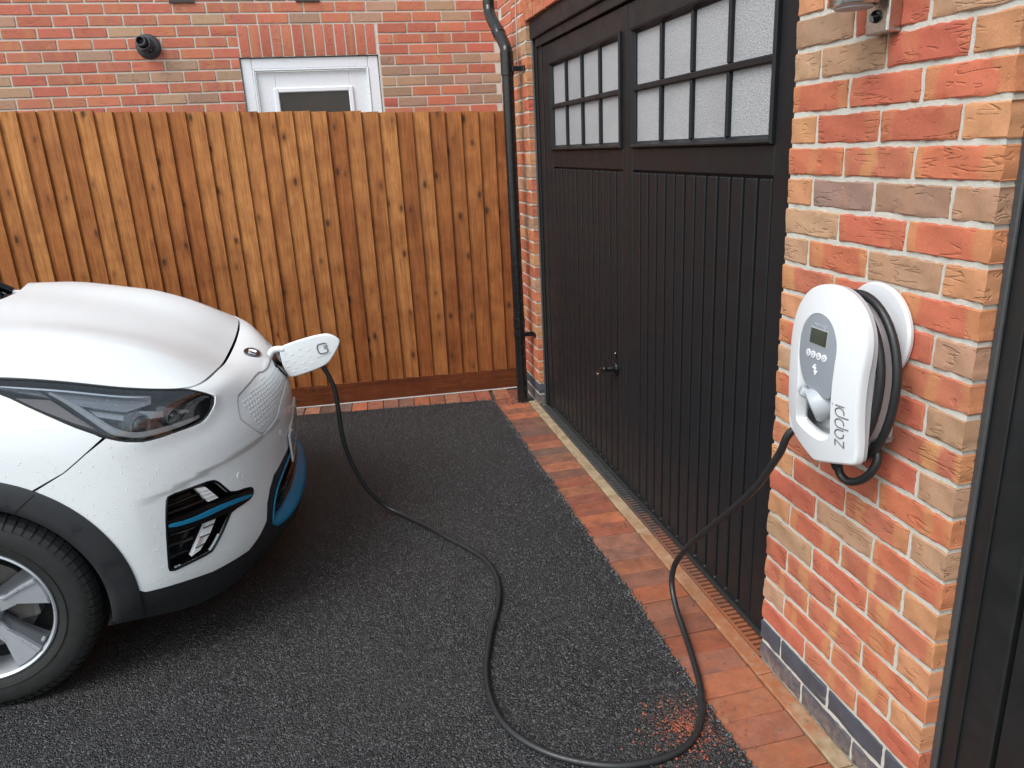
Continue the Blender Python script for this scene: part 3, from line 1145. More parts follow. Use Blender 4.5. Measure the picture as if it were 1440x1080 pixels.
def build_fence():
    fy = -.0778
    ux = Vector((math.cos(fy), math.sin(fy), 0))
    nrm = Vector((math.sin(fy), -math.cos(fy), 0))      # towards the drive

    def pt(x, out, z):
        t = (x) / ux.x
        b = Vector((0, 3.7475, 0)) + ux * t
        return b + nrm * out + Vector((0, 0, z))

    def top(x):
        return 1.8195 - .0405 * x
    inv = -Vector(fence.location)
    x = -.012
    i = 0
    meshes = {}
    while x > -6.2:
        w = rng.uniform(.097, .106)
        wid = w + .022
        # board: right edge thick (13 mm), thin left edge tucked under the next board; local z = grain
        H0 = .140
        H1 = top(x - w / 2) + rng.uniform(-.004, .003)
        r0, r1 = .023, .003
        V, F = [], []
        nz = 7
        bow = rng.uniform(-.003, .003)
        lean = rng.uniform(-.003, .003)
        for k in range(nz + 1):
            t = k / nz
            z = H0 + (H1 - H0) * t
            e = bow * math.sin(math.pi * t)
            dx = lean * (t - .5)
            sec = [(x + dx, .006 + e), (x + dx - .002, .006 + r0 + e), (x - wid * .5 + dx, .006 + (r0 + r1) * .58 + e), (x - wid + dx, .005 + r1 + e), (x - wid + dx, .001)]
            for (sx, so) in sec:
                V.append(pt(sx, so, z) + inv)
        for k in range(nz):
            for s in range(4):
                a = k * 5 + s
                F.append((a, a + 1, a + 6, a + 5))
        F.append(tuple(nz * 5 + s for s in range(5)))
        F.append(tuple(range(5))[::-1])
        c = Vector((0, 0, 0))
        for v in V:
            c += v
        c /= len(V)
        o = mesh_obj("board", [v - c for v in V], F, "fence_timber", fence)
        o.location = c
        x -= w
        i += 1
    # gravel board under the boards, rails and posts behind
    def slab(name, xa, xb, o0, o1, za, zb, mat):
        V = [pt(xa, o0, za), pt(xb, o0, za), pt(xb, o1, za), pt(xa, o1, za), pt(xa, o0, zb), pt(xb, o0, zb), pt(xb, o1, zb), pt(xa, o1, zb)]
        c = sum(V, Vector()) / 8
        bm = bmesh.new()
        bv = [bm.verts.new(Matrix.Rotation(-fy, 3, 'Z') @ (v - c)) for v in V]
        for f in ((0, 3, 2, 1), (4, 5, 6, 7), (0, 1, 5, 4), (1, 2, 6, 5), (2, 3, 7, 6), (3, 0, 4, 7)):
            bm.faces.new([bv[k] for k in f])
        bmesh.ops.bevel(bm, geom=list(bm.edges), offset=.003, segments=1, affect='EDGES')
        o = bm_obj(name, bm, mat, fence)
        o.location = c + inv
        o.rotation_euler = (0, 0, fy)
        return o
    # nail heads, two per rail, too small to pick apart
    V, F = [], []
    xx = -.012
    r_ = random.Random(5)
    while xx > -4.2:
        for z in (.385, .985, 1.635):
            for k in range(1):
                q = pt(xx - .030 - r_.uniform(0, .02), .0215, z + r_.uniform(-.012, .012)) + inv
                b = len(V)
                for j in range(6):
                    a = j * math.pi / 3
                    V.append(q + ux * (.0028 * math.cos(a)) + Vector((0, 0, .0028 * math.sin(a))))
                F.append(tuple(range(b, b + 6)))
        xx -= .1015
    nl = mesh_obj("nail_heads", V, F, "brown_plastic", fence)
    nl["kind"] = "stuff"
    slab("gravel_board", -.01, -2.42, .002, .026, .003, .144, "gravel_board_timber")
    slab("gravel_board", -2.425, -4.9, .002, .026, .003, .144, "gravel_board_timber")
    for z in (.35, .95, 1.6):
        slab("rail", -.012, -6.2, -.075, -.001, z, z + .075, "fence_timber")
    for xx in (-.07, -1.9, -3.7, -5.5):
        slab("post", xx - .05, xx + .05, -.10, -.002, 0.0, 1.80 - .0405 * xx - .03, "fence_timber")


build_fence()

# ------------------------------------------------------------------ rainwater downpipe
dp = empty("downpipe", (-.088, 3.415, 0), "glossy black rainwater downpipe with swan neck at the garage corner", "downpipe")
o_ = Vector((.088, -3.415, 0))


def dpt(pts):
    return [Vector(p) + o_ for p in pts]


X, Y = -.088, 3.415
tube("lower_pipe", dpt([(X, Y, .005), (X, Y, .52), (X, Y, 1.2), (X, Y, 2.03)]), .034, "black_pipe", dp, 24)
tube("pipe_socket", dpt([(X, Y, .50), (X, Y, .502), (X, Y, .565), (X, Y, .567)]), [.034, .0375, .0375, .034], "black_pipe", dp, 24)
tube("pipe_socket", dpt([(X, Y, 2.00), (X, Y, 2.004), (X, Y, 2.13), (X, Y, 2.134)]), [.034, .038, .038, .034], "black_pipe", dp, 24)
neck = catmull([(X, Y, 2.08), (X, Y, 2.13), (X, Y + .03, 2.165), (X - .01, Y + .16, 2.265), (X - .02, Y + .285, 2.36), (X - .02, Y + .32, 2.41), (X - .02, Y + .325, 2.47), (X - .02, Y + .325, 2.9)], 7)
tube("swan_neck", dpt(neck), .0345, "black_pipe", dp, 24)
tube("neck_collar", dpt([(X - .006, Y + .115, 2.23), (X - .007, Y + .118, 2.232), (X - .0105, Y + .165, 2.2685), (X - .011, Y + .168, 2.271)]), [.0345, .0385, .0385, .0345], "black_pipe", dp, 24)
for z in (2.035, .46):
    bm = bmesh.new()
    add_box(bm, X + .02, -.004, Y - .040, Y - .018, z - .014, z + .014, .003)
    add_box(bm, -.012, -.0015, Y - .075, Y - .035, z - .015, z + .015, .003)
    o = bm_obj("bracket", bm, "black_pipe", dp)
    o.location = o_
    tube("bracket_ring", dpt([(X, Y, z - .013), (X, Y, z - .0128), (X, Y, z + .0128), (X, Y, z + .013)]), [.0345, .0375, .0375, .0345], "black_pipe", dp, 24)

# a thin pale cable clipped to the far pier
tc = tube("alarm_cable", catmull([(-.004, 3.492, 2.9), (-.004, 3.490, 2.4), (-.005, 3.488, 2.12), (-.004, 3.470, 2.03), (-.003, 3.46, 1.95)], 6), .003, "grey_shell", None, 8)
tag(tc, "thin pale cable running down the brick corner behind the downpipe", "cable")

# ------------------------------------------------------------------ wall light on the pier
wl = empty("wall_light", (0, .3285, 1.79), "brushed steel wall light with a motion sensor above the charger", "wall light")
box("back_plate", -.034, -.001, -.0345, .0345, 0, .33, "steel", wl, .004, 2)
lathe("lamp_body", [(.0, 0), (.040, 0), (.046, .002), (.048, .006), (.048, .30), (0, .30)], (-.090, 0, .052), (0, 0, 1), "steel", wl, 40)
lathe("lens_ring", [(.0, 0), (.037, 0), (.037, .004), (0, .004)], (-.090, 0, .0485), (0, 0, 1), "grey_shell", wl, 32)
box("arm", -.050, -.0335, -.016, .016, .13, .16, "steel", wl, .003)
lathe("sensor", [(.0, 0), (.013, 0), (.013, .002), (.0115, .008), (.007, .0125), (0, .0145)], (-.033, .001, .034), (-1, 0, 0), "gloss_black", wl, 24)
lathe("sensor_window", [(.0, 0), (.0085, 0), (.006, .0035), (0, .005)], (-.0425, .0025, .0305), (-1, .2, -.35), "grey_plastic", wl, 20)
# ------------------------------------------------------------------ car: body surface
# L = sideways distance from the car's centre line (positive towards the camera side); world y = CY - L
CY = 2.0


def spline1(t, Yv, tq):
    t = np.asarray(t, float)
    Yv = np.asarray(Yv, float)
    n = len(t)
    h = np.diff(t)
    A = np.zeros((n, n))
    B = np.zeros((n,) + Yv.shape[1:])
    A[0, 0] = A[-1, -1] = 1
    for i in range(1, n - 1):
        A[i, i - 1] = h[i - 1]
        A[i, i] = 2 * (h[i - 1] + h[i])
        A[i, i + 1] = h[i]
        B[i] = 6 * ((Yv[i + 1] - Yv[i]) / h[i] - (Yv[i] - Yv[i - 1]) / h[i - 1])
    M = np.linalg.solve(A, B.reshape(n, -1)).reshape(Yv.shape)
    return spline_eval(t, Yv, M, h, tq)


def spline_eval(t, Yv, M, h, tq):
    n = len(t)
    if tq is None:
        return M
    tq = np.asarray(tq, float)
    i = np.clip(np.searchsorted(t, tq) - 1, 0, n - 2)
    hh = h[i]
    a = (t[i + 1] - tq) / hh
    b = (tq - t[i]) / hh
    sh = (slice(None),) + (None,) * (Yv.ndim - 1)
    return a[sh] * Yv[i] + b[sh] * Yv[i + 1] + ((a ** 3 - a) * hh ** 2 / 6)[sh] * M[i] + ((b ** 3 - b) * hh ** 2 / 6)[sh] * M[i + 1]


ROWS = [
    [(-1.49, 0, .19), (-1.50, .22, .19), (-1.535, .42, .185), (-1.60, .565, .18), (-1.68, .675, .175), (-1.79, .765, .18), (-1.89, .82, .20), (-1.985, .855, .215), (-2.20, .865, .22), (-2.45, .865, .22), (-2.80, .865, .22)],
    [(-1.435, 0, .29), (-1.445, .22, .29), (-1.48, .43, .29), (-1.54, .58, .29), (-1.62, .695, .29), (-1.735, .79, .29), (-1.845, .85, .29), (-1.955, .88, .29), (-2.17, .89, .29), (-2.42, .89, .29), (-2.77, .885, .29)],
    [(-1.424, 0, .40), (-1.432, .22, .40), (-1.468, .43, .40), (-1.527, .585, .40), (-1.61, .705, .40), (-1.725, .80, .40), (-1.835, .86, .40), (-1.945, .888, .40), (-2.16, .90, .40), (-2.41, .90, .40), (-2.76, .893, .40)],
    [(-1.438, 0, .52), (-1.446, .22, .52), (-1.477, .43, .52), (-1.535, .59, .52), (-1.618, .71, .52), (-1.73, .805, .52), (-1.84, .865, .52), (-1.95, .892, .52), (-2.16, .904, .52), (-2.41, .905, .52), (-2.76, .90, .52)],
    [(-1.430, 0, .64), (-1.442, .22, .64), (-1.483, .43, .64), (-1.547, .59, .64), (-1.63, .705, .64), (-1.74, .80, .64), (-1.85, .862, .64), (-1.96, .889, .64), (-2.17, .902, .64), (-2.42, .905, .64), (-2.77, .903, .64)],
    [(-1.438, 0, .735), (-1.452, .22, .735), (-1.505, .43, .735), (-1.572, .59, .735), (-1.655, .70, .74), (-1.76, .79, .745), (-1.87, .85, .75), (-1.98, .88, .76), (-2.18, .895, .77), (-2.43, .90, .78), (-2.78, .90, .78)],
    [(-1.475, 0, .80), (-1.49, .22, .802), (-1.545, .43, .81), (-1.612, .59, .815), (-1.695, .69, .825), (-1.795, .775, .84), (-1.905, .83, .855), (-2.02, .862, .87), (-2.20, .88, .89), (-2.44, .888, .905), (-2.79, .89, .91)],
    [(-1.55, 0, .848), (-1.56, .22, .853), (-1.59, .43, .868), (-1.645, .595, .87), (-1.735, .68, .885), (-1.845, .745, .905), (-1.965, .785, .935), (-2.10, .82, .965), (-2.25, .84, .985), (-2.47, .85, 1.0), (-2.82, .855, 1.01)],
    [(-1.64, 0, .868), (-1.64, .22, .874), (-1.645, .42, .893), (-1.69, .60, .90), (-1.785, .662, .921), (-1.905, .70, .955), (-2.04, .73, .998), (-2.18, .758, 1.033), (-2.32, .775, 1.055), (-2.52, .785, 1.075), (-2.85, .795, 1.09)],
]
for ri, row in enumerate(ROWS):     # carry the side back to the tail and round the rear bumper
    _, Ls, zs = row[-1]
    rise = .05 * max(0, ri - 5) / 3
    tuck = [0.05, .03, .0, 0, 0, 0, .01, .05, .10][ri]
    row += [(-3.5, Ls + .004, zs + rise * .3), (-4.3, Ls + .004, zs + rise * .7), (-4.95, Ls, zs + rise), (-5.35, Ls - .02, zs + rise),
            (-5.60 + tuck, Ls - .11, zs + rise), (-5.74 + tuck, .52, zs + rise), (-5.79 + tuck, .24, zs + rise), (-5.80 + tuck, 0, zs + rise)]
CG = np.array(ROWS)
CUs = np.concatenate([[0], np.cumsum(np.linalg.norm(np.diff(CG, axis=1), axis=2).mean(0))])
# keep the first eleven stations on the parameter values the outlines were measured with
CUs[:11] = [0, .22, .432, .603, .738, .878, 1.005, 1.125, 1.319, 1.559, 1.907]
CUs[11:] = 1.907 + np.cumsum(np.linalg.norm(np.diff(CG[:, 10:], axis=1), axis=2).mean(0))
CVs = np.array([0, .105, .216, .336, .457, .57, .673, .768, .86])
CGm = np.concatenate([CG[:, :0:-1] * np.array([1, -1, 1]), CG], axis=1)
CUm = np.concatenate([-CUs[:0:-1], CUs])
UEND = CUs[-1]


CY_U = np.swapaxes(CGm, 0, 1)
CM_U = spline1(CUm, CY_U, None)
CY_V = np.eye(len(CVs))
CM_V = spline1(CVs, CY_V, None)


def Sxlz(u, v):
    u = np.asarray(u, float)
    v = np.asarray(v, float)
    T = spline_eval(CUm, CY_U, CM_U, np.diff(CUm), u)
    Bm = spline_eval(CVs, CY_V, CM_V, np.diff(CVs), v)
    return np.einsum('nl,nlk->nk', Bm, T)


def SW(u, v, off=0.0):
    """world points (and outward normals) of the body surface"""
    u = np.asarray(u, float)
    v = np.asarray(v, float)
    e = 2e-3
    p = Sxlz(u, v)
    du = Sxlz(u + e, v) - Sxlz(u - e, v)
    dv = Sxlz(u, v + e) - Sxlz(u, v - e)
    f = np.array([1, -1, 1])
    p = p * f + np.array([0, CY, 0])
    n = np.cross(dv * f, du * f)
    n /= np.linalg.norm(n, axis=1)[:, None]
    c = np.array([-3.2, CY, .5])
    s = np.sign(((p - c) * n).sum(1))
    n = n * np.median(s)
    off = np.asarray(off, float)
    return p + n * (off[:, None] if off.ndim else off), n


def inv_xz(x, z):
    """surface parameters of side points given as x, z (near side)"""
    x = np.asarray(x, float)
    z = np.asarray(z, float)
    mid = CG[4]
    u = np.interp(-x, -mid[:, 0], CUs)
    v = np.interp(z, CG[:, 8, 2], CVs)
    for _ in range(15):
        p = Sxlz(u, v)
        pu = (Sxlz(u + 1e-4, v) - p) / 1e-4
        pv = (Sxlz(u, v + 1e-4) - p) / 1e-4
        rx, rz = x - p[:, 0], z - p[:, 2]
        det = pu[:, 0] * pv[:, 2] - pv[:, 0] * pu[:, 2]
        u = u + np.clip((rx * pv[:, 2] - pv[:, 0] * rz) / det, -.05, .05)
        v = v + np.clip((pu[:, 0] * rz - rx * pu[:, 2]) / det, -.05, .05)
    return u, v


def inside(poly, P):
    x, y = P[:, 0], P[:, 1]
    r = np.zeros(len(P), bool)
    j = len(poly) - 1
    for i in range(len(poly)):
        xi, yi = poly[i]
        xj, yj = poly[j]
        c = ((yi > y) != (yj > y))
        with np.errstate(divide='ignore', invalid='ignore'):
            r ^= c & (x < (xj - xi) * (y - yi) / (yj - yi + 1e-15) + xi)
        j = i
    return r


def resample(poly, h):
    out = []
    n = len(poly)
    for i in range(n):
        a, b = np.array(poly[i], float), np.array(poly[(i + 1) % n], float)
        k = max(1, int(math.ceil(np.linalg.norm(b - a) / h)))
        for q in range(k):
            out.append(a + (b - a) * q / k)
    return out


def chaikin(poly, it=2):
    P = [np.array(p, float) for p in poly]
    for _ in range(it):
        Q = []
        for i in range(len(P)):
            a, b = P[i], P[(i + 1) % len(P)]
            Q += [.75 * a + .25 * b, .25 * a + .75 * b]
        P = Q
    return P


def inset(poly, d):
    """shrink a simple polygon by d (negative d grows it)"""
    P = np.array(poly, float)
    A = .5 * np.sum(P[:, 0] * np.roll(P[:, 1], -1) - np.roll(P[:, 0], -1) * P[:, 1])
    s = 1 if A > 0 else -1
    e = np.roll(P, -1, 0) - P
    e /= np.linalg.norm(e, axis=1)[:, None] + 1e-12
    n = np.stack([-e[:, 1], e[:, 0]], 1) * s
    m = n + np.roll(n, 1, 0)
    m /= np.maximum((m * m).sum(1), .5)[:, None] / 2
    return [tuple(q) for q in P + m * d]


def mirror(poly):
    return [(-a, b) for a, b in poly][::-1]


def sym(half):
    """half outline from centre line top to centre line bottom (u>=0) -> closed symmetric outline"""
    return list(half) + [(-a, b) for a, b in half[::-1] if a > 1e-6]


def patch_uv(outer, holes=(), h=.02):
    vs, es = [], []
    for loop in [outer] + list(holes):
        L = resample(loop, h)
        b = len(vs)
        vs += [tuple(q) for q in L]
        es += [(b + i, b + (i + 1) % len(L)) for i in range(len(L))]
    B = np.array(vs)
    O = np.array(outer)
    gx = np.arange(O[:, 0].min() + h * .5, O[:, 0].max(), h)
    gy = np.arange(O[:, 1].min() + h * .5, O[:, 1].max(), h)
    Gp = np.array([(x + (h * .5 if k % 2 else 0), y) for k, y in enumerate(gy) for x in gx])
    if len(Gp):
        ok = inside(outer, Gp)
        for q in holes:
            ok &= ~inside(q, Gp)
        Gp = Gp[ok]
        if len(Gp):
            dmin = np.full(len(Gp), 1e9)
            for k in range(0, len(B), 200):
                dmin = np.minimum(dmin, np.linalg.norm(Gp[:, None] - B[None, k:k + 200], axis=2).min(1))
            Gp = Gp[dmin > h * .55]
            vs += [tuple(q) for q in Gp]
    r = delaunay_2d_cdt([Vector(q) for q in vs], es, [], 0, 1e-6)
    V = np.array([tuple(q) for q in r[0]])
    F = np.array([f for f in r[2] if len(f) == 3])
    cen = V[F].mean(1)
    ok = inside(outer, cen)
    for q in holes:
        ok &= ~inside(q, cen)
    F = F[ok]
    used = np.unique(F)
    mp = -np.ones(len(V), int)
    mp[used] = np.arange(len(used))
    return V[used], mp[F]


def panel(name, outer, mat, parent, holes=(), off=0.0, skirt=.014, h=.02, mapfn=None, floor=None, uv_floor_mat=None):
    """curved sheet over an outline in body parameters with a turned-in edge"""
    V, F = patch_uv(outer, holes, h)
    mapfn = mapfn or SW
    o = off(V) if callable(off) else off
    P, N = mapfn(V[:, 0], V[:, 1], o)
    if callable(off):       # shade the pressed form, not the plain surface
        e = 1.5e-3
        q = [mapfn(V[:, 0] + a, V[:, 1] + b, off(V + np.array([a, b])))[0] for a, b in ((e, 0), (-e, 0), (0, e), (0, -e))]
        N2 = np.cross(q[2] - q[3], q[0] - q[1])
        N2 /= np.linalg.norm(N2, axis=1)[:, None] + 1e-12
        N2 *= np.sign((N2 * N).sum(1))[:, None]
        N = N2
    # orient faces outwards
    fn = np.cross(P[F[:, 1]] - P[F[:, 0]], P[F[:, 2]] - P[F[:, 0]])
    flip = (fn * N[F[:, 0]]).sum(1) < 0
    F[flip] = F[flip][:, ::-1]
    verts = [tuple(p) for p in P]
    norms = [tuple(n) for n in N]
    faces = [tuple(int(i) for i in f) for f in F]
    if skirt:
        cnt = {}
        for f in faces:
            for k in range(3):
                a, b = f[k], f[(k + 1) % 3]
                cnt[(a, b)] = 1
        bd = [e for e in cnt if (e[1], e[0]) not in cnt]
        for a, b in bd:
            pa, pb = P[a], P[b]
            ed = pb - pa
            sn = np.cross(ed, (N[a] + N[b]) / 2)
            sn /= np.linalg.norm(sn) + 1e-12
            k = len(verts)
            verts += [tuple(pa), tuple(pb), tuple(pb - N[b] * skirt), tuple(pa - N[a] * skirt)]
            norms += [tuple(sn)] * 4
            faces.append((k + 1, k, k + 3, k + 2))
    ob = mesh_obj(name, verts, faces, mat, parent, True)
    ob.data.normals_split_custom_set_from_vertices(norms)
    return ob


car = empty("parked_car", (-3.2, CY, 0), "white electric car parked nose to the garage, plugged in and charging", "car")
CINV = -Vector(car.location)


def cpart(o):
    """parts are modelled in world space; hang them under the car empty"""
    o.parent = car
    o.location = o.location + CINV
    return o


def P_(*a, **k):
    a = list(a)
    o = panel(a[0], a[1], a[2], None, *a[3:], **k)
    return cpart(o)


WX, WZ, WXR = -2.355, .335, -5.055
ARC = .452


def arc_uv(r, a0, a1, n=24, cx=WX):
    """points on a circle round the wheel in side view, angles measured from straight ahead (front) upwards"""
    t = np.linspace(R(a0), R(a1), n)
    u, v = inv_xz(cx + r * np.cos(t), WZ + r * np.sin(t))
    return [(float(p), float(q)) for p, q in zip(u, v)]


HL_BOT = [(.597, .735), (.628, .694), (.678, .657), (.726, .638), (.81, .630), (.879, .624), (.929, .624), (.974, .635), (1.013, .655), (1.046, .677), (1.075, .698), (1.119, .748), (1.156, .80), (1.235, .842)]
HL_TOP = [(1.235, .850), (1.119, .857), (.964, .857), (.827, .857), (.70, .857), (.643, .845), (.623, .789)]
HEADLIGHT = HL_TOP + HL_BOT[:-1]
WHITEBOT = [(1.085, .156), (1.055, .14), (.954, .13), (.838, .116), (.703, .122), (.656, .147), (.606, .185), (.582, .246), (.544, .285), (.49, .315), (.349, .328), (0, .332)]
SHUT = [(1.019, .654), (1.092, .614), (1.168, .568), (1.215, .540)]
INTAKE = [(.926, .42), (.915, .432), (.845, .431), (.773, .428), (.754, .413), (.736, .381), (.72, .357), (.646, .342), (.631, .33), (.643, .311), (.665, .305), (.736, .303), (.755, .285), (.793, .241), (.827, .204), (.841, .194), (.907, .189), (.971, .184), (.972, .208), (.948, .339)]
GRILLE_H = [(0, .700), (.186, .700), (.236, .721), (.458, .691), (.503, .683), (.564, .607), (.569, .583), (.511, .487), (.473, .478), (.322, .496), (.263, .528), (.122, .554), (0, .556)]


def ang_of(uv):
    p = Sxlz([uv[0]], [uv[1]])[0]
    return math.degrees(math.atan2(p[2] - WZ, p[0] - WX))


RIMLINE = catmull(HL_BOT[:10], 4)


def build_body():
    a_shut = 57.5
    a_wb = ang_of((1.085, .156))
    arc1 = arc_uv(ARC, a_shut, a_wb, 14)
    half = [(0, .855), (.60, .855), (.640, .845), (.620, .789)] + HL_BOT[:9] + [(1.019, .652)] + SHUT[1:3] + arc1 + WHITEBOT[1:]
    outer = sym(half)
    outer = inset(outer, .0015)
    intk = chaikin(INTAKE, 1)
    gr = chaikin(sym(GRILLE_H), 1)

    # press line that runs from under the grille out to the intake, and the soft lip above the intake
    def form(V):
        u, v = np.abs(V[:, 0]), V[:, 1]
        line = np.interp(u, [0, .3, .46, .757, .908, 1.0], [.47, .47, .478, .468, .446, .44])
        d = v - line
        amp = np.interp(u, [.25, .40, .75, .93, 1.02], [0, .006, .010, .006, 0])
        s = -amp * np.clip(.5 - d / .018, 0, 1) * np.clip(1 - (line - v) / .22, 0, 1)
        Q = np.stack([u, v], 1)
        dd = np.full(len(Q), 1e9)
        for i in range(len(RIMLINE) - 1):
            a, b = RIMLINE[i], RIMLINE[i + 1]
            t = np.clip(((Q - a) @ (b - a)) / ((b - a) @ (b - a)), 0, 1)
            dd = np.minimum(dd, np.linalg.norm(Q - a - t[:, None] * (b - a), axis=1))
        rim = .0065 * np.clip(1 - dd / .050, 0, 1) ** 2 * np.interp(u, [.52, .60, .93, 1.01], [0, 1, 1, 0])
        return s + rim
    bumper = P_("front_bumper", outer, "pearl_white_paint", holes=[intk, mirror(intk), gr], h=.0115, off=form, skirt=.02)

    # fenders, doors and tail, both sides
    f_half = [(1.0215, .655)] + SHUT[1:3] + arc_uv(ARC, a_shut + .6, 176, 40) + [(1.86, .125), (1.86, .853)] + [(1.60, .853), (1.25, .853)] + HL_BOT[::-1][1:5] + [(1.030, .660)]
    for s in (1, -1):
        pl = inset(f_half if s > 0 else mirror(f_half), .0015)
        P_("fender", pl, "pearl_white_paint", h=.022, skirt=.02)
        d1 = [(1.865, .125), (2.80, .125), (2.80, .853), (1.865, .853)]
        P_("front_door", inset(d1 if s > 0 else mirror(d1), .0015), "pearl_white_paint", h=.05, skirt=.02)
        r1 = [(2.805, .125)] + arc_uv(ARC, 4, 176, 30, WXR) + [(UEND - 1.05, .125), (UEND - .002, .125), (UEND - .002, .853), (2.805, .853)]
        P_("rear_quarter", inset(r1 if s > 0 else mirror(r1), .0015), "pearl_white_paint", h=.05, skirt=.02)
        for (ua, ub) in ((1.80, CUs[13] - .42), (CUs[13] + .46, UEND - .002)):
            q = [(ua, .0), (ub, .0), (ub, .124), (ua, .124)]
            P_("sill", q if s > 0 else mirror(q), "plastic_cladding", h=.06, skirt=.03)

    # dark inner shell: closes the gaps behind panels, open at the wheels
    uu = np.concatenate([np.linspace(-UEND, UEND, 240)])
    vv = np.linspace(0, .85, 22)
    UU, VV = np.meshgrid(uu, vv, indexing='ij')
    Pw, Nw = SW(UU.ravel(), VV.ravel(), -.075)
    F = []
    X0 = Pw[:, 0].reshape(UU.shape)
    Z0 = Pw[:, 2].reshape(UU.shape)
    for i in range(len(uu) - 1):
        for j in range(len(vv) - 1):
            xc, zc = X0[i:i + 2, j:j + 2].mean(), Z0[i:i + 2, j:j + 2].mean()
            if abs(UU[i, j]) > .9 and min(math.hypot(xc - WX, zc - WZ), math.hypot(xc - WXR, zc - WZ)) < .43:
                continue
            a = i * len(vv) + j
            F.append((a, a + len(vv), a + len(vv) + 1, a + 1))
    cpart(mesh_obj("inner_shell", Pw, F, "dark_void", None, True))
    # wheel wells and underside
    for cx in (WX, WXR):
        for s in (1, -1):
            V, F = [], []
            n = 24
            for k in range(n + 1):
                t = R(-5 + 190 * k / n)
                for (yy, rr) in ((.83, .43), (.45, .43)):
                    V.append((cx + rr * math.cos(t), CY - s * yy, WZ + rr * math.sin(t)))
            for k in range(n):
                F.append((2 * k, 2 * k + 2, 2 * k + 3, 2 * k + 1))
            V.append((cx, CY - s * .45, WZ))
            for k in range(n):
                F.append((2 * k + 1, 2 * k + 3, len(V) - 1))
            cpart(mesh_obj("wheel_well", V, F, "dark_void", None, True))
    cpart(box("underbody", -5.6, -1.66, CY - .62, CY + .62, .185, .25, "dark_void"))

    # ---- lower front apron, black grained plastic, with the broad lower air intake
    ap_half = [(0, .330), (.349, .326), (.49, .313), (.544, .283), (.582, .244), (.606, .183), (.656, .145), (.703, .120), (.838, .114), (.954, .128), (1.055, .138), (1.085, .153)] \
        + [(1.12, .135), (1.155, .0), (.93, .0), (.70, .0), (.4, .0), (0, .0)]
    low_half = [(0, .300), (.30, .298), (.455, .272), (.525, .235), (.560, .185), (.565, .145), (.535, .128), (.46, .118), (.30, .108), (0, .104)]
    hole = chaikin(sym(low_half), 1)

    def form2(V):
        u, v = np.abs(V[:, 0]), V[:, 1]
        return .028 * np.exp(-((v - .085) / .05) ** 2) * np.interp(u, [0, .35, .52, .62], [1, .9, .3, 0]) - .004
    P_("lower_apron", sym(ap_half), "plastic_cladding", holes=[hole], h=.016, off=form2, skirt=.05)
    # blue lip: the ledge along the bottom of the intake plus a thin line round its upper edge
    nU = 60
    V, F = [], []
    us = np.linspace(-.565, .565, nU)
    lo_pts = [(a, b) for a, b in low_half[::-1]]

    def lo_v(u):
        a = abs(u)
        return np.interp(a, [0, .30, .46, .535, .565], [.104, .108, .118, .128, .150])
    for u in us:
        a = abs(u) / .565
        bulge = .020 * (1 - a ** 2.2)
        v0 = lo_v(u)
        prof = [(v0 - .002, bulge + .000), (v0 + .006, bulge + .003), (v0 + .026 * (1 - .5 * a), bulge * .7 - .006), (v0 + .046 * (1 - .7 * a ** 2), bulge * .1 - .022), (v0 + .056 * (1 - .75 * a ** 2), -.05)]
        for (v, of) in prof:
            p, _ = SW([u], [v], of)
            V.append(tuple(p[0]))
    for i in range(nU - 1):
        for k in range(4):
            q = i * 5 + k
            F.append((q, q + 5, q + 6, q + 1))
    cpart(mesh_obj("intake_lip", V, F, "trim_blue", None, True))
    up = [(.565, .150), (.560, .187), (.525, .238), (.455, .276), (.30, .301), (0, .303), (-.30, .301), (-.455, .276), (-.525, .238), (-.560, .187), (-.565, .150)]
    upc = catmull(up, 6)
    p, _ = SW(upc[:, 0], upc[:, 1], .001)
    cpart(tube("intake_trim", p, .0032, "trim_blue", None, 8))
    # recess behind with three bars
    P_("intake_back", hole, "gloss_black", off=-.06, skirt=0, h=.03)
    for vb in (.165, .21, .255):
        uu2 = np.linspace(-.50, .50, 30)
        p, _ = SW(uu2, np.full(30, vb), -.030)
        cpart(tube("grille_bar", p, .0075, "gloss_black", None, 8))

    # ---- wheel arch cladding
    for cx, s in ((WX, 1), (WX, -1), (WXR, 1), (WXR, -1)):
        front = cx == WX
        t = np.linspace(-14 if front else 0, 180, 64)
        rad = [(.372, -.030), (.374, .004), (.382, .0115), (.40, .0125), (.43, .0100), (.452, .0075), (.458, .0045), (.459, -.006)]
        V, F = [], []
        for a in t:
            rr = np.array([q[0] for q in rad])
            u, v = inv_xz(cx + rr * math.cos(R(a)), np.maximum(WZ + rr * math.sin(R(a)), .205))
            p, _ = SW(u, v, np.array([q[1] for q in rad]))
            if s < 0:
                p = p * np.array([1, -1, 1]) + np.array([0, 2 * CY, 0])
            V += [tuple(q) for q in p]
        m = len(rad)
        for i in range(len(t) - 1):
            for k in range(m - 1):
                q = i * m + k
                F.append((q, q + m, q + m + 1, q + 1) if s < 0 else (q, q + 1, q + m + 1, q + m))
        cpart(mesh_obj("arch_cladding", V, F, "plastic_cladding", None, True, auto=50))
    # joint across the arch cladding where the bumper meets the fender
    for s in (1,):
        a = a_shut - 1
        rr = np.linspace(.380, .452, 6)
        u, v = inv_xz(WX + rr * np.cos(R(a) + (.452 - rr) * .9), WZ + rr * np.sin(R(a) + (.452 - rr) * .9))
        p, _ = SW(u, v, np.array([.0118, .0128, .0126, .0112, .0092, .0075]))
        cpart(tube("cladding_joint", p, .0013, "dark_void", None, 6))

    # ---- closed-off grille panel
    P_("grille_surround", inset(gr, -.006), "pearl_white_paint", off=-.011, skirt=0, h=.025)
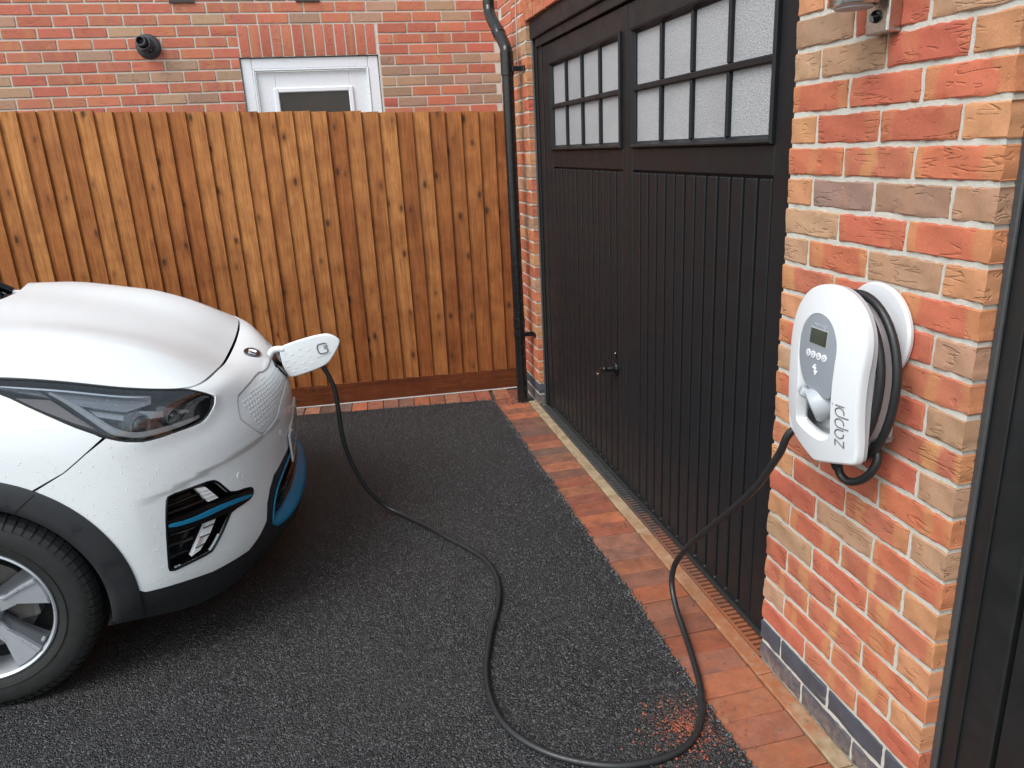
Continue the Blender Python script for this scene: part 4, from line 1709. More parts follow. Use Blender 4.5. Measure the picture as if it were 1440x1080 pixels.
    port = chaikin([(-.05, .675), (-.05, .60), (-.10, .585), (-.26, .60), (-.27, .64), (-.24, .675)], 1)
    P_("grille_panel", inset(gr, .009), "pearl_white_paint", holes=[port], off=-.0025, skirt=.007, h=.02)
    P_("port_frame", chaikin([(.045, .690), (.040, .60), (0, .570), (-.12, .566), (-.28, .585), (-.29, .65), (-.25, .69)], 1), "gloss_black", holes=[port], off=.006, skirt=.012, h=.02)
    P_("charge_port", port, "dark_void", off=-.05, skirt=0, h=.03)
    # dimples
    V, F = [], []
    rows_ = 9
    gi = np.array(inset(gr, .028))
    for r_ in range(12):
        for c_ in range(-28, 29):
            u = c_ * .021 + (.0105 if r_ % 2 else 0)
            v = .500 + r_ * .0185
            if abs(u) > .50 or not inside(gi, np.array([[u, v]]))[0] or inside(port, np.array([[u, v]]))[0]:
                continue
            if abs(u) > .44 and r_ > 8:
                continue
            p, n = SW([u], [v], -.0022)
            n = Vector(n[0])
            a = n.orthogonal().normalized()
            b = n.cross(a)
            base = len(V)
            for k in range(6):
                th = k * math.pi / 3
                V.append(Vector(p[0]) + (a * math.cos(th) + b * math.sin(th)) * .0066)
            V.append(Vector(p[0]) + n * .0030)
            for k in range(6):
                F.append((base + k, base + (k + 1) % 6, base + 6))
    cpart(mesh_obj("grille_dimples", V, F, "pearl_white_paint", None, True))["kind"] = "stuff"

    # ---- number plate
    def plate():
        root = box("number_plate", -.004, .004, -.26, .26, -.0555, .0555, "plate_white", None, .002)
        root.location = (-1.4385, CY, .508)
        cpart(root)
        # the letters are too foreshortened to read: seven dark strokes groups
        xs = [-.215, -.150, -.085, -.005, .060, .135, .205]
        for k, y in enumerate(xs):
            bm = bmesh.new()
            add_box(bm, .0041, .0049, y - .022, y - .012, -.037, .037)
            add_box(bm, .0041, .0049, y + .010, y + .020, -.037, .037)
            if k % 3 != 1:
                add_box(bm, .00412, .00492, y - .0118, y + .0098, .027, .037)
            if k % 2 == 0:
                add_box(bm, .00412, .00492, y - .0118, y + .0098, -.037, -.027)
            bm_obj("character", bm, "print_dark", root)
        for y in (-.16, .16):
            lathe("plate_screw", [(0, 0), (.006, 0), (.006, .003), (.003, .005), (0, .005)], (.004, y, .042), (1, 0, 0), "white_plastic", root, 12)
    plate()

    # ---- badge on the nose
    def badge():
        uc, vc = 0.0, .776
        out = [(uc + .062 * math.cos(t), vc + .033 * math.sin(t)) for t in np.linspace(0, 2 * math.pi, 40, endpoint=False)]
        b = P_("badge", out, "gloss_black", off=.0035, skirt=.006, h=.012)
        ring = np.array(out + out[:1])
        p, _ = SW(ring[:, 0], ring[:, 1], .004)
        t = tube("badge_rim", p, .0018, "print_grey", None, 6)
        t.parent = b
        # three plain upright letters: K I A
        strokes = [[(-.036, -.014), (-.036, .014)], [(-.016, .014), (-.033, .0), (-.014, -.014)], [(0, -.014), (0, .014)], [(.013, -.014), (.026, .014), (.039, -.014)]]
        for st in strokes:
            q = np.array([(a, c) for a, c in st])
            q = np.concatenate([np.linspace(q[i], q[i + 1], 4)[:-1] for i in range(len(q) - 1)] + [q[-1:]])
            # seen from the front the car's right side is on the viewer's left, so +u (camera side) is the viewer's left
            p, _ = SW(uc - q[:, 0], vc + q[:, 1], .0048)
            t = tube("badge_letter", p, .0028, "chrome", None, 6)
            t.parent = b
    badge()
    # ---- parking sensors
    for u in (.669, -.669, .33, -.33):
        p, n = SW([abs(u)], [.397 if abs(u) > .5 else .42], .0)
        p, n = p[0], n[0]
        off = form(np.array([[abs(u), .397 if abs(u) > .5 else .42]]))[0]
        p = p + n * (off - .001)
        if u < 0:
            p = p * np.array([1, -1, 1]) + np.array([0, 2 * CY, 0])
            n = n * np.array([1, -1, 1])
        cpart(lathe("parking_sensor", [(0, 0), (.0135, 0), (.0135, .0022), (.0125, .0028), (.0105, .0012), (.0100, .0022), (0, .0026)], p, n, "pearl_white_paint", None, 24))

    # ---- side intakes with fog lamps and the blue blade
    for s in (1, -1):
        m = (lambda q: q) if s > 0 else mirror
        pk = P_("side_intake", m(intk), "gloss_black", off=-.055, skirt=0, h=.03)
        # pocket wall: from the bumper edge to the floor
        loop = np.array(resample(m(intk), .012))
        A, _ = SW(loop[:, 0], loop[:, 1], -.010)
        A2, _ = SW(loop[:, 0], loop[:, 1], -.055)
        k = len(loop)
        V = [tuple(q) for q in A] + [tuple(q) for q in A2]
        F = [(i, (i + 1) % k, k + (i + 1) % k, k + i) for i in range(k)]
        w = mesh_obj("pocket_wall", V, F, "gloss_black", None, True)
        w.parent = pk
        lp, ln = SW(np.abs(loop[:, 0]), loop[:, 1], form(np.abs(loop) * np.array([1, 1])) - .001)
        if s < 0:
            lp = lp * np.array([1, -1, 1]) + np.array([0, 2 * CY, 0])
        t = tube('pocket_rim', np.concatenate([lp, lp[:1]]), .0045, 'gloss_black', None, 6)
        t.parent = pk
        # glossy louvres behind
        for (q0, q1, dep) in (((.925, .395), (.79, .40), -.022), ((.935, .372), (.80, .372), -.018), ((.945, .30), (.86, .298), -.020), ((.955, .262), (.875, .262), -.022), ((.965, .222), (.90, .222), -.024), ((.93, .408), (.90, .33), -.030)):
            us_ = np.linspace(q0[0], q1[0], 8) * s
            vs_ = np.linspace(q0[1], q1[1], 8)
            p, _ = SW(us_, vs_, dep)
            t = tube("louvre", p, .006, "gloss_black", None, 6)
            t.parent = pk
        bl_t = [(.948, .349), (.881, .339), (.834, .340), (.787, .344), (.718, .336), (.644, .322)]
        bl_b = [(.951, .332), (.891, .324), (.855, .322), (.759, .321), (.709, .315), (.653, .307)]
        carrier = [(.944, .356), (.881, .350), (.80, .356), (.735, .350), (.648, .339), (.634, .330), (.645, .312), (.668, .304), (.76, .302), (.85, .306), (.946, .318)]
        c = panel("blade_carrier", m(carrier), "gloss_black", None, off=.002, skirt=.03, h=.016)
        c.parent = pk
        bl = chaikin([(.941, .346), (.881, .3375), (.787, .3425), (.718, .3355), (.648, .3205), (.655, .3125), (.709, .3205), (.759, .326), (.855, .324), (.943, .333)], 1)
        c = panel("blade", m(bl), "trim_blue", None, off=.006, skirt=.006, h=.014)
        c.parent = pk
        for seg in ([(.831, .424), (.801, .417), (.768, .364), (.804, .365)],):
            c = panel("fog_lamp", m(seg), "lamp_white", None, off=-.006, skirt=.02, h=.014)
            c.parent = pk
            for tt in (.25, .5, .75):
                a0 = np.array(seg[0]) * (1 - tt) + np.array(seg[3]) * tt
                b0 = np.array(seg[1]) * (1 - tt) + np.array(seg[2]) * tt
                p, _ = SW(np.linspace(a0[0], b0[0], 5) * s, np.linspace(a0[1], b0[1], 5), -.0055)
                t = tube("lamp_rib", p, .0016, "lamp_silver", None, 6)
                t.parent = pk
        seg = [(.817, .312), (.789, .308), (.825, .258), (.867, .215), (.898, .205), (.872, .239)]
        c = panel("fog_lamp", m(seg), "lamp_white", None, off=-.006, skirt=.02, h=.014)
        c.parent = pk
        mid = [((.8415, .286), (.806, .286)), ((.860, .259), (.826, .258)), ((.879, .229), (.850, .232))]
        for a0, b0 in mid:
            p, _ = SW(np.linspace(a0[0], b0[0], 5) * s, np.linspace(a0[1], b0[1], 5), -.0055)
            t = tube("lamp_rib", p, .0026, "lamp_shell", None, 6)
            t.parent = pk
        q = [(.858, .262), (.842, .262), (.868, .226), (.882, .226)]
        c = panel("lamp_reflector", m(q), "lamp_amber", None, off=-.0045, skirt=.004, h=.014)
        c.parent = pk

    # ---- headlights
    for s in (1, -1):
        m = (lambda q: q) if s > 0 else mirror
        hl = chaikin(HEADLIGHT, 1)
        root = P_("headlight", m(hl), "lamp_shell", off=-.055, skirt=0, h=.03)
        loop = np.array(resample(m(hl), .012))
        A, _ = SW(loop[:, 0], loop[:, 1], -.001)
        A2, _ = SW(loop[:, 0], loop[:, 1], -.055)
        k = len(loop)
        F = [(i, (i + 1) % k, k + (i + 1) % k, k + i) for i in range(k)]
        w = mesh_obj("lamp_housing", [tuple(q) for q in A] + [tuple(q) for q in A2], F, "lamp_shell", None, True)
        w.parent = root
        ring = np.concatenate([loop, loop[:1]])
        p, _ = SW(ring[:, 0], ring[:, 1], -.001)
        t = tube("gasket", p, .0042, "black_rubber", None, 6)
        t.parent = root
        c = panel("lens", m(inset(hl, .003)), "clear_cover", None, off=.0, skirt=0, h=.018)
        c.parent = root

        def strip(name, pts, w_, dep, mat, thick=.008):
            q = catmull([(a * s, b) for a, b in pts], 6)
            p, n = SW(q[:, 0], q[:, 1], dep)
            T = np.gradient(p, axis=0)
            T /= np.linalg.norm(T, axis=1)[:, None]
            Bn = np.cross(n, T)
            ww = np.interp(np.linspace(0, 1, len(p)), np.linspace(0, 1, len(w_)), w_)[:, None]
            V = np.concatenate([p + Bn * ww, p + n * thick, p - Bn * ww])
            k = len(p)
            F = [(i, i + 1, k + i + 1, k + i) for i in range(k - 1)] + [(k + i, k + i + 1, 2 * k + i + 1, 2 * k + i) for i in range(k - 1)]
            o = mesh_obj(name, V, F, mat, None, True)
            o.parent = root
        strip("running_light", [(1.045, .815), (1.029, .782), (1.012, .728), (.990, .680), (.966, .660), (.933, .648), (.883, .646), (.813, .652), (.729, .661), (.700, .668)], [.006, .010, .011, .011, .011, .010, .008, .005], -.012, "lamp_white")
        strip("bezel", [(1.062, .818), (1.046, .775), (1.030, .715), (1.005, .663), (.97, .645), (.93, .635), (.88, .634), (.81, .640), (.70, .655)], [.004, .005, .005, .004, .003], -.006, "gloss_black", .004)
        c = panel("turn_signal", m([(1.135, .795), (1.058, .790), (1.045, .735), (1.020, .680), (1.066, .712), (1.103, .752)]), "lamp_amber", None, off=-.014, skirt=.02, h=.016)
        c.parent = root
        c = panel("glare_panel", m([(1.16, .845), (1.02, .849), (.90, .849), (.76, .849), (.80, .785), (.90, .752), (1.0, .775), (1.06, .81)]), "lamp_silver", None, off=-.022, skirt=.006, h=.02)  # silver panel standing in for the sky reflected in the lens top
        c.parent = root
        c = panel("inner_shelf", m([(.99, .785), (.87, .775), (.80, .745), (.70, .715), (.70, .70), (.80, .71), (.93, .72), (.985, .74)]), "lamp_silver", None, off=-.034, skirt=.02, h=.02)
        c.parent = root
        strip("glare_strip", [(1.16, .836), (1.06, .832), (.96, .828), (.86, .822), (.79, .812)], [.002, .005, .006, .005, .001], -.010, "chrome", .003)  # added bright strip imitating the white reflected streak on the lens
        for (u, v, rr) in ((.893, .702, .034), (.768, .712, .024)):
            p, n = SW([u], [v], -.046)
            p, n = p[0], n[0]
            ax = np.array([.80, -.62, -.10])
            if s < 0:
                p = p * np.array([1, -1, 1]) + np.array([0, 2 * CY, 0])
                ax = ax * np.array([1, -1, 1])
            q = lathe("projector_shroud", [(rr * 1.05, -.05), (rr * 1.12, .0), (rr * 1.1, .018), (rr * .98, .020), (rr * .95, .006)], p, ax, "lamp_silver", None, 28)
            q.parent = root
            q = lathe("projector_lens", [(0, .0), (rr * .95, .0), (rr * .93, .008), (rr * .8, .018), (rr * .55, .026), (rr * .25, .030), (0, .031)], p, ax, "lamp_glass", None, 28, auto=80)
            q.parent = root

    # ---- rain drops on the nose
    r = random.Random(11)
    V, F = [], []
    uv = []
    gi = np.array(gr)
    ii = np.array(intk)
    while len(uv) < 2600:
        u, v = r.uniform(.30, 1.42), r.uniform(.13, .64)
        if r.random() > np.interp(v, [.13, .4, .58, .64], [1, 1, .55, .25]):
            continue
        uv.append((u, v))
    uv = np.array(uv)
    ok = ~inside(inset(ii, -.01), uv) & ~inside(inset(gi, -.01), uv)
    ok &= inside(np.array(half + [(0, .33)]), uv) | inside(np.array(f_half), uv)
    uv = uv[ok]
    p, n = SW(uv[:, 0], uv[:, 1], form(uv))
    for q, nn in zip(p, n):
        nn = Vector(nn)
        a = nn.orthogonal().normalized()
        b = nn.cross(a)
        rad = r.choice((.0009, .0011, .0013, .0013, .0016, .0022))
        base = len(V)
        for ring, (k_, hh) in enumerate(((1, 0), (.72, .38))):
            for k in range(6):
                th = k * math.pi / 3
                V.append(Vector(q) + (a * math.cos(th) + b * math.sin(th)) * rad * k_ + nn * rad * hh)
        V.append(Vector(q) + nn * rad * .52)
        for k in range(6):
            F.append((base + k, base + (k + 1) % 6, base + 6 + (k + 1) % 6, base + 6 + k))
            F.append((base + 6 + k, base + 6 + (k + 1) % 6, base + 12))
    d = cpart(mesh_obj("rain_drops", V, F, "water_drop", None, True))
    d["kind"] = "stuff"


t_ = NT("lamp_glass")
t_.base(color=(.10, .13, .15), rough=.04, spec=.9, coat=1.0)
MATS["lamp_glass"] = t_.m
t_ = NT("water_drop")
t_.base(color=(.74, .765, .78), rough=.05, coat=1.0, spec=.6)
MATS["water_drop"] = t_.m
build_body()


# ------------------------------------------------------------------ bonnet, cowl and cabin
def tps_fit(XY, Z):
    n = len(XY)
    d = np.linalg.norm(XY[:, None] - XY[None], axis=2)
    K = np.where(d > 0, d * d * np.log(d + 1e-12), 0) + np.eye(n) * 1e-5
    Pm = np.concatenate([np.ones((n, 1)), XY], 1)
    A = np.block([[K, Pm], [Pm.T, np.zeros((3, 3))]])
    w = np.linalg.solve(A, np.concatenate([Z, np.zeros(3)]))

    def f(q):
        d = np.linalg.norm(q[:, None] - XY[None], axis=2)
        K = np.where(d > 0, d * d * np.log(d + 1e-12), 0)
        return K @ w[:n] + w[n] + q @ w[n + 1:]
    return f


def cowl_x(L):
    return -2.435 - .24 * L * L


def build_top():
    us = np.linspace(-1.60, 1.60, 121)
    e = Sxlz(us, np.full(len(us), .8625))
    keep = e[:, 0] > cowl_x(e[:, 1]) + .002
    edge = e[keep]
    ctl = [(x, L, z) for x, L, z in edge[::4]]
    for sg in (1, -1):
        ctl += [(-1.75, sg * .22, .945), (-1.75, sg * .45, .962), (-1.85, sg * .22, .995), (-1.85, sg * .48, 1.012), (-2.0, sg * .25, 1.050), (-2.0, sg * .52, 1.062), (-2.2, sg * .28, 1.102), (-2.2, sg * .58, 1.095), (-2.45, sg * .3, 1.142), (-2.5, sg * .6, 1.128), (-2.35, sg * .66, 1.104), (-2.05, sg * .60, 1.050)]
    ctl += [(-1.75, 0, .938), (-1.85, 0, .988), (-2.0, 0, 1.045), (-2.2, 0, 1.103), (-2.43, 0, 1.146)]
    ctl = np.array(ctl)
    f = tps_fit(ctl[:, :2], ctl[:, 2])
    Lc = np.linspace(edge[-1, 1], edge[0, 1], 40)
    back = [(cowl_x(L), L) for L in Lc[1:-1]]
    outline = [(a, b) for a, b in edge[:, :2]] + back

    def hood(x, L, off=0.0):
        x = np.asarray(x, float)
        L = np.asarray(L, float)
        q = np.stack([x, L], 1)

        def fz(q):
            # two shallow creases run along the bonnet, the middle lying slightly lower
            x, L = q[:, 0], q[:, 1]
            d = np.abs(L) - np.interp(x, [-2.5, -1.7], [.62, .42])
            return f(q) + .0045 / (1 + np.exp(-d / .014)) * np.exp(-np.maximum(d, 0) / .11) * np.interp(x, [-2.5, -2.3, -1.85, -1.68], [.6, 1, 1, 0])
        z = fz(q)
        h_ = 2e-3
        zx = (fz(q + np.array([h_, 0])) - fz(q - np.array([h_, 0]))) / (2 * h_)
        zl = (fz(q + np.array([0, h_])) - fz(q - np.array([0, h_]))) / (2 * h_)
        n = np.stack([-zx, zl, np.ones_like(zx)], 1)
        n /= np.linalg.norm(n, axis=1)[:, None]
        p = np.stack([x, CY - L, z], 1)
        return p + n * np.asarray(off, float), n
    b = panel("bonnet", inset(outline, .002), "pearl_white_paint", None, h=.03, skirt=.025, mapfn=hood)
    # recompute smooth normals from the crease too
    cpart(b)
    u2 = panel("bonnet_seal", inset(outline, .012), "dark_void", None, h=.06, skirt=0, mapfn=hood, off=-.03)
    cpart(u2)

    # cowl tray, windscreen, roof, glass and pillars from rows of points (x, L, z), lofted
    def loft(name, rows, mat, sub=6, mir=False):
        A = np.array(rows, float)
        r_ = spline1(np.arange(A.shape[0]), A, np.linspace(0, A.shape[0] - 1, (A.shape[0] - 1) * sub + 1)) if A.shape[0] > 2 else np.array([A[0] * (1 - t) + A[1] * t for t in np.linspace(0, 1, sub + 1)])
        c_ = np.swapaxes(r_, 0, 1)
        c_ = spline1(np.arange(c_.shape[0]), c_, np.linspace(0, c_.shape[0] - 1, (c_.shape[0] - 1) * sub + 1)) if c_.shape[0] > 2 else np.array([c_[0] * (1 - t) + c_[1] * t for t in np.linspace(0, 1, sub + 1)])
        for s in ((1, -1) if mir else (1,)):
            V = c_.reshape(-1, 3) * np.array([1, -s, 1]) + np.array([0, CY, 0])
            a, bb = c_.shape[:2]
            F = [(i * bb + j, i * bb + j + 1, (i + 1) * bb + j + 1, (i + 1) * bb + j) for i in range(a - 1) for j in range(bb - 1)]
            o = cpart(mesh_obj(name, V, F, mat, None, True))
    Ls = [-.72, -.4, 0, .4, .72]
    loft("cowl_tray", [[(cowl_x(L) + .015, L, 1.105 - .05 * abs(L)) for L in Ls], [(cowl_x(L) - .13, L, 1.108 - .05 * abs(L)) for L in Ls]], "plastic_cladding")
    loft("windscreen", [[(cowl_x(L) - .115, L, 1.102 - .05 * abs(L)) for L in Ls], [(cowl_x(L) * .6 - 1.35 - .02 * abs(L), L * .93, 1.34 - .04 * abs(L)) for L in Ls], [(-3.25 - .20 * L * L, L * .84, 1.505 - .05 * L * L) for L in Ls]], "dark_glass")
    loft("roof", [[(-3.25 - .20 * L * L, L * .86, 1.508 - .05 * L * L) for L in Ls], [(-4.0, L * .86, 1.56 - .06 * L * L) for L in Ls], [(-5.0, L * .84, 1.54 - .06 * L * L) for L in Ls], [(-5.45, L * .80, 1.47 - .06 * L * L) for L in Ls]], "pearl_white_paint")
    loft("side_glass", [[(-2.68, .785, 1.075), (-3.2, .80, 1.10), (-4.0, .80, 1.115), (-4.8, .79, 1.13), (-5.3, .77, 1.15)], [(-2.95, .73, 1.27), (-3.3, .725, 1.33), (-4.0, .72, 1.36), (-4.8, .71, 1.35), (-5.25, .70, 1.33)], [(-3.33, .625, 1.468), (-3.5, .622, 1.50), (-4.0, .618, 1.53), (-4.8, .608, 1.51), (-5.2, .60, 1.46)]], "dark_glass", mir=True)
    loft("rear_glass", [[(-5.30, L, 1.15) for L in Ls], [(-5.45 - .02, L * .82, 1.468 - .06 * L * L) for L in Ls]], "dark_glass")
    loft("tail_deck", [[(-5.28, L, 1.15) for L in Ls], [(-5.72 + .1 * L * L, L * 1.0, 1.12) for L in Ls]], "pearl_white_paint")
    for s in (1, -1):
        p = catmull([(-3.25, CY - s * .65, 1.43), (-3.36, CY - s * .615, 1.485), (-4.1, CY - s * .615, 1.545), (-5.0, CY - s * .60, 1.52), (-5.4, CY - s * .58, 1.45)], 8)
        cpart(tube("roof_rail", p, .028, "pearl_white_paint", None, 10))
        p = catmull([(-2.66, CY - s * .765, 1.075), (-2.95, CY - s * .705, 1.275), (-3.30, CY - s * .62, 1.465)], 8)
        cpart(tube("windscreen_pillar", p, .02, "gloss_black", None, 10))
        # door mirror
        mb = bmesh.new()
        bmesh.ops.create_uvsphere(mb, u_segments=20, v_segments=12, radius=1)
        for v in mb.verts:
            v.co = Vector((v.co.x * .075 - 2.98, CY - s * (.99 + v.co.y * .105), 1.13 + v.co.z * .07))
        cpart(bm_obj("door_mirror", mb, "pearl_white_paint", None, True, 80))
    # wiper blades resting on the screen
    for (a, b_) in ((( -2.575, .30), (-2.66, -.30)), ((-2.59, -.30), (-2.70, -.68))):
        q = np.array([(a[0] * (1 - t) + b_[0] * t, a[1] * (1 - t) + b_[1] * t) for t in np.linspace(0, 1, 10)])
        p = np.stack([q[:, 0], CY - q[:, 1], 1.125 + (-2.56 - q[:, 0]) * .42 - .05 * np.abs(q[:, 1])], 1)
        cpart(tube("wiper", p, .007, "black_rubber", None, 6))
    # tail lamps
    for s in (1, -1):
        u0 = CUs[14]
        q = [(u0 + .05, .80), (u0 + .40, .78), (u0 + .40, .68), (u0 + .10, .70)]
        P_("tail_lamp", q if s > 0 else mirror(q), "tail_red", off=.004, skirt=.01, h=.04)


t_ = NT("dark_glass")
t_.base(color=(.012, .014, .016), rough=.04, spec=.6, coat=.6)
MATS["dark_glass"] = t_.m
simple("tail_red", (.35, .01, .012), .15)
build_top()


# ------------------------------------------------------------------ wheels
def build_wheel():
    """local frame: axle along Y, outer face towards -Y at y=0, centre at origin"""
    root = empty("wheel")
    RT = .335
    prof = [(.215, .025), (.222, .008), (.238, .001), (.262, -.003), (.290, -.002), (.308, .004), (.320, .012), (.3275, .022), (.3320, .034)]
    tread = []
    y = .034
    for (w, gap) in ((.030, .009), (.036, .009), (.036, .009), (.030, 0)):
        tread += [(RT, y + .002), (RT, y + w - .002)]
        if gap:
            tread += [(RT - .007, y + w), (RT - .007, y + w + gap)]
        y += w + gap
    prof = prof + tread + [(.3275, .205), (.31, .215), (.27, .218), (.215, .20)]
    n = 96
    V, F = [], []
    for (r, yy) in prof:
        for k in range(n):
            a = 2 * math.pi * k / n
            V.append((r * math.cos(a), yy, r * math.sin(a)))
    for i in range(len(prof) - 1):
        for k in range(n):
            F.append((i * n + k, (i + 1) * n + k, (i + 1) * n + (k + 1) % n, i * n + (k + 1) % n))
    mesh_obj("tyre", V, F, "tyre_rubber", root, True, auto=40)
    # shoulder blocks: alternate raised wedges wrapping onto the sidewall
    V, F = [], []
    m = 74
    for k in range(m):
        a0, a1 = 2 * math.pi * (k + .12) / m, 2 * math.pi * (k + .88) / m
        sk = .012
        secs = [(.307, .0015), (.3225, .011), (.3315, .024), (.3378, .038), (.3380, .062)]
        b = len(V)
        for j, (r, yy) in enumerate(secs):
            sh = sk * j / 4
            for a in (a0 + sh, a1 + sh):
                V.append((r * math.cos(a) * 1.004, yy - .0016, r * math.sin(a) * 1.004))
            for a in (a0 + sh, a1 + sh):
                V.append(((r - .008) * math.cos(a), yy + .002, (r - .008) * math.sin(a)))
        for j in range(len(secs) - 1):
            q = b + 4 * j
            F += [(q, q + 4, q + 5, q + 1), (q, q + 2, q + 6, q + 4), (q + 1, q + 5, q + 7, q + 3)]
    mesh_obj("tread_blocks", V, F, "tyre_rubber", root)
    # raised sidewall ring and lettering band
    lathe("sidewall_ring", [(.246, .004), (.248, -.0045), (.251, -.0045), (.253, .004)], (0, 0, 0), (0, 1, 0), "tyre_rubber", root, 72).data
    # rim barrel and lip
    V, F = [], []
    pr = [(.222, .012), (.2215, .003), (.217, .001), (.2125, .004), (.209, .012), (.205, .05), (.200, .17), (.215, .19)]
    for (r, yy) in pr:
        for k in range(72):
            a = 2 * math.pi * k / 72
            V.append((r * math.cos(a), yy, r * math.sin(a)))
    for i in range(len(pr) - 1):
        for k in range(72):
            F.append((i * 72 + k, (i + 1) * 72 + k, (i + 1) * 72 + (k + 1) % 72, i * 72 + (k + 1) % 72))
    mesh_obj("rim", V, F, "alloy_silver", root, True, auto=35)
    # five broad twin-tone spokes: a bright plate that widens to the rim and a grey web beside it

    def plate(name, poly, y0, y1, mat, rot, bev=.003):
        bm = bmesh.new()
        lo = [bm.verts.new((x, y0 + .020 * (1 - math.hypot(x, z) / .21), z)) for x, z in poly]
        f = bm.faces.new(lo)
        r_ = bmesh.ops.extrude_face_region(bm, geom=[f])
        for v in [g for g in r_["geom"] if isinstance(g, bmesh.types.BMVert)]:
            v.co.y = y1
        bmesh.ops.recalc_face_normals(bm, faces=bm.faces)
        es = [e for e in bm.edges if all(abs(v.co.y - y1) > 1e-5 for v in e.verts)]
        bmesh.ops.bevel(bm, geom=es, offset=bev, segments=2, affect='EDGES')
        o = bm_obj(name, bm, mat, root, True, 30)
        o.rotation_euler = (0, rot, 0)
        return o

    def pol(r, deg):
        return (r * math.cos(R(deg)), r * math.sin(R(deg)))
    for k in range(5):
        rot = -R(72 * k + 24)
        plate("spoke", [pol(.045, -38), pol(.12, -15), pol(.206, -21.5), pol(.2075, -14), pol(.2075, -6), pol(.206, 1), pol(.13, 3), pol(.050, 25)], .006, .035, "alloy_silver", rot)
        plate("spoke_web", [pol(.05, 12), pol(.115, 6), pol(.205, 4.5), pol(.2065, 10), pol(.205, 15.5), pol(.12, 19), pol(.06, 40)], .018, .045, "alloy_dark", rot)
        plate("spoke_blade", [pol(.09, 2), pol(.15, 2.4), pol(.2055, 1.5), pol(.2055, 5), pol(.15, 6.2), pol(.09, 7)], .000, .03, "alloy_silver", rot, .002)
    lathe("hub_cap", [(0, -.002), (.022, -.002), (.028, .001), (.030, .008), (.062, .014), (.066, .04), (0, .04)], (0, 0, 0), (0, 1, 0), "alloy_silver", root, 36)
    lathe("valve", [(0, 0), (.004, 0), (.005, .003), (.005, .02), (0, .02)], (.196 * math.cos(R(-35)), .004, .196 * math.sin(R(-35))), (0, 1, 0), "alloy_silver", root, 12)
    lathe("brake_disc", [(0, .075), (.145, .075), (.148, .078), (.148, .095), (0, .095)], (0, 0, 0), (0, 1, 0), "disc_metal", root, 48)
    box("caliper", .06, .15, .055, .115, -.06, .06, "disc_metal", root, .01)
    lathe("inner_dust_shield", [(0, .10), (.20, .10), (.20, .12), (0, .12)], (0, 0, 0), (0, 1, 0), "dark_void", root, 40)
    return root


def copy_tree(o, parent):
    c = o.copy()
    COL.objects.link(c)
    c.parent = parent
    for ch in o.children:
        copy_tree(ch, c)
    return c


w0 = build_wheel()
spots = [(WX, CY - .888, 0), (WX, CY + .888, math.pi), (WXR, CY - .888, 0), (WXR, CY + .888, math.pi)]
for i, (x, y, rz) in enumerate(spots):
    w_ = w0 if i == 0 else copy_tree(w0, None)
    w_.parent = car
    w_.location = Vector((x, y, WZ)) + CINV
    w_.rotation_euler = (0, R(11 * i), rz)
# ------------------------------------------------------------------ open charge flap
def prism(name, poly, o, ua, ub, th, mat, parent=None, bev=.003, seg=2, dome=0.0):
    """extrude a polygon given in the plane (o, ua, ub) by th along -ua x ub, rounded front edge"""
    ua, ub, o = Vector(ua), Vector(ub), Vector(o)
    n = ua.cross(ub).normalized()
    bm = bmesh.new()
    vs = [bm.verts.new(o + ua * a + ub * b) for a, b in poly]
    f = bm.faces.new(vs)
    r = bmesh.ops.extrude_face_region(bm, geom=[f])
    back = [g for g in r["geom"] if isinstance(g, bmesh.types.BMVert)]
    for v in back:
        v.co -= n * th
    bk = set(back)
    es = [e for e in bm.edges if not any(v in bk for v in e.verts)]
    if bev:
        bmesh.ops.bevel(bm, geom=es, offset=bev, segments=seg, affect='EDGES', profile=.6)
    return bm_obj(name, bm, mat, parent, True, 40)


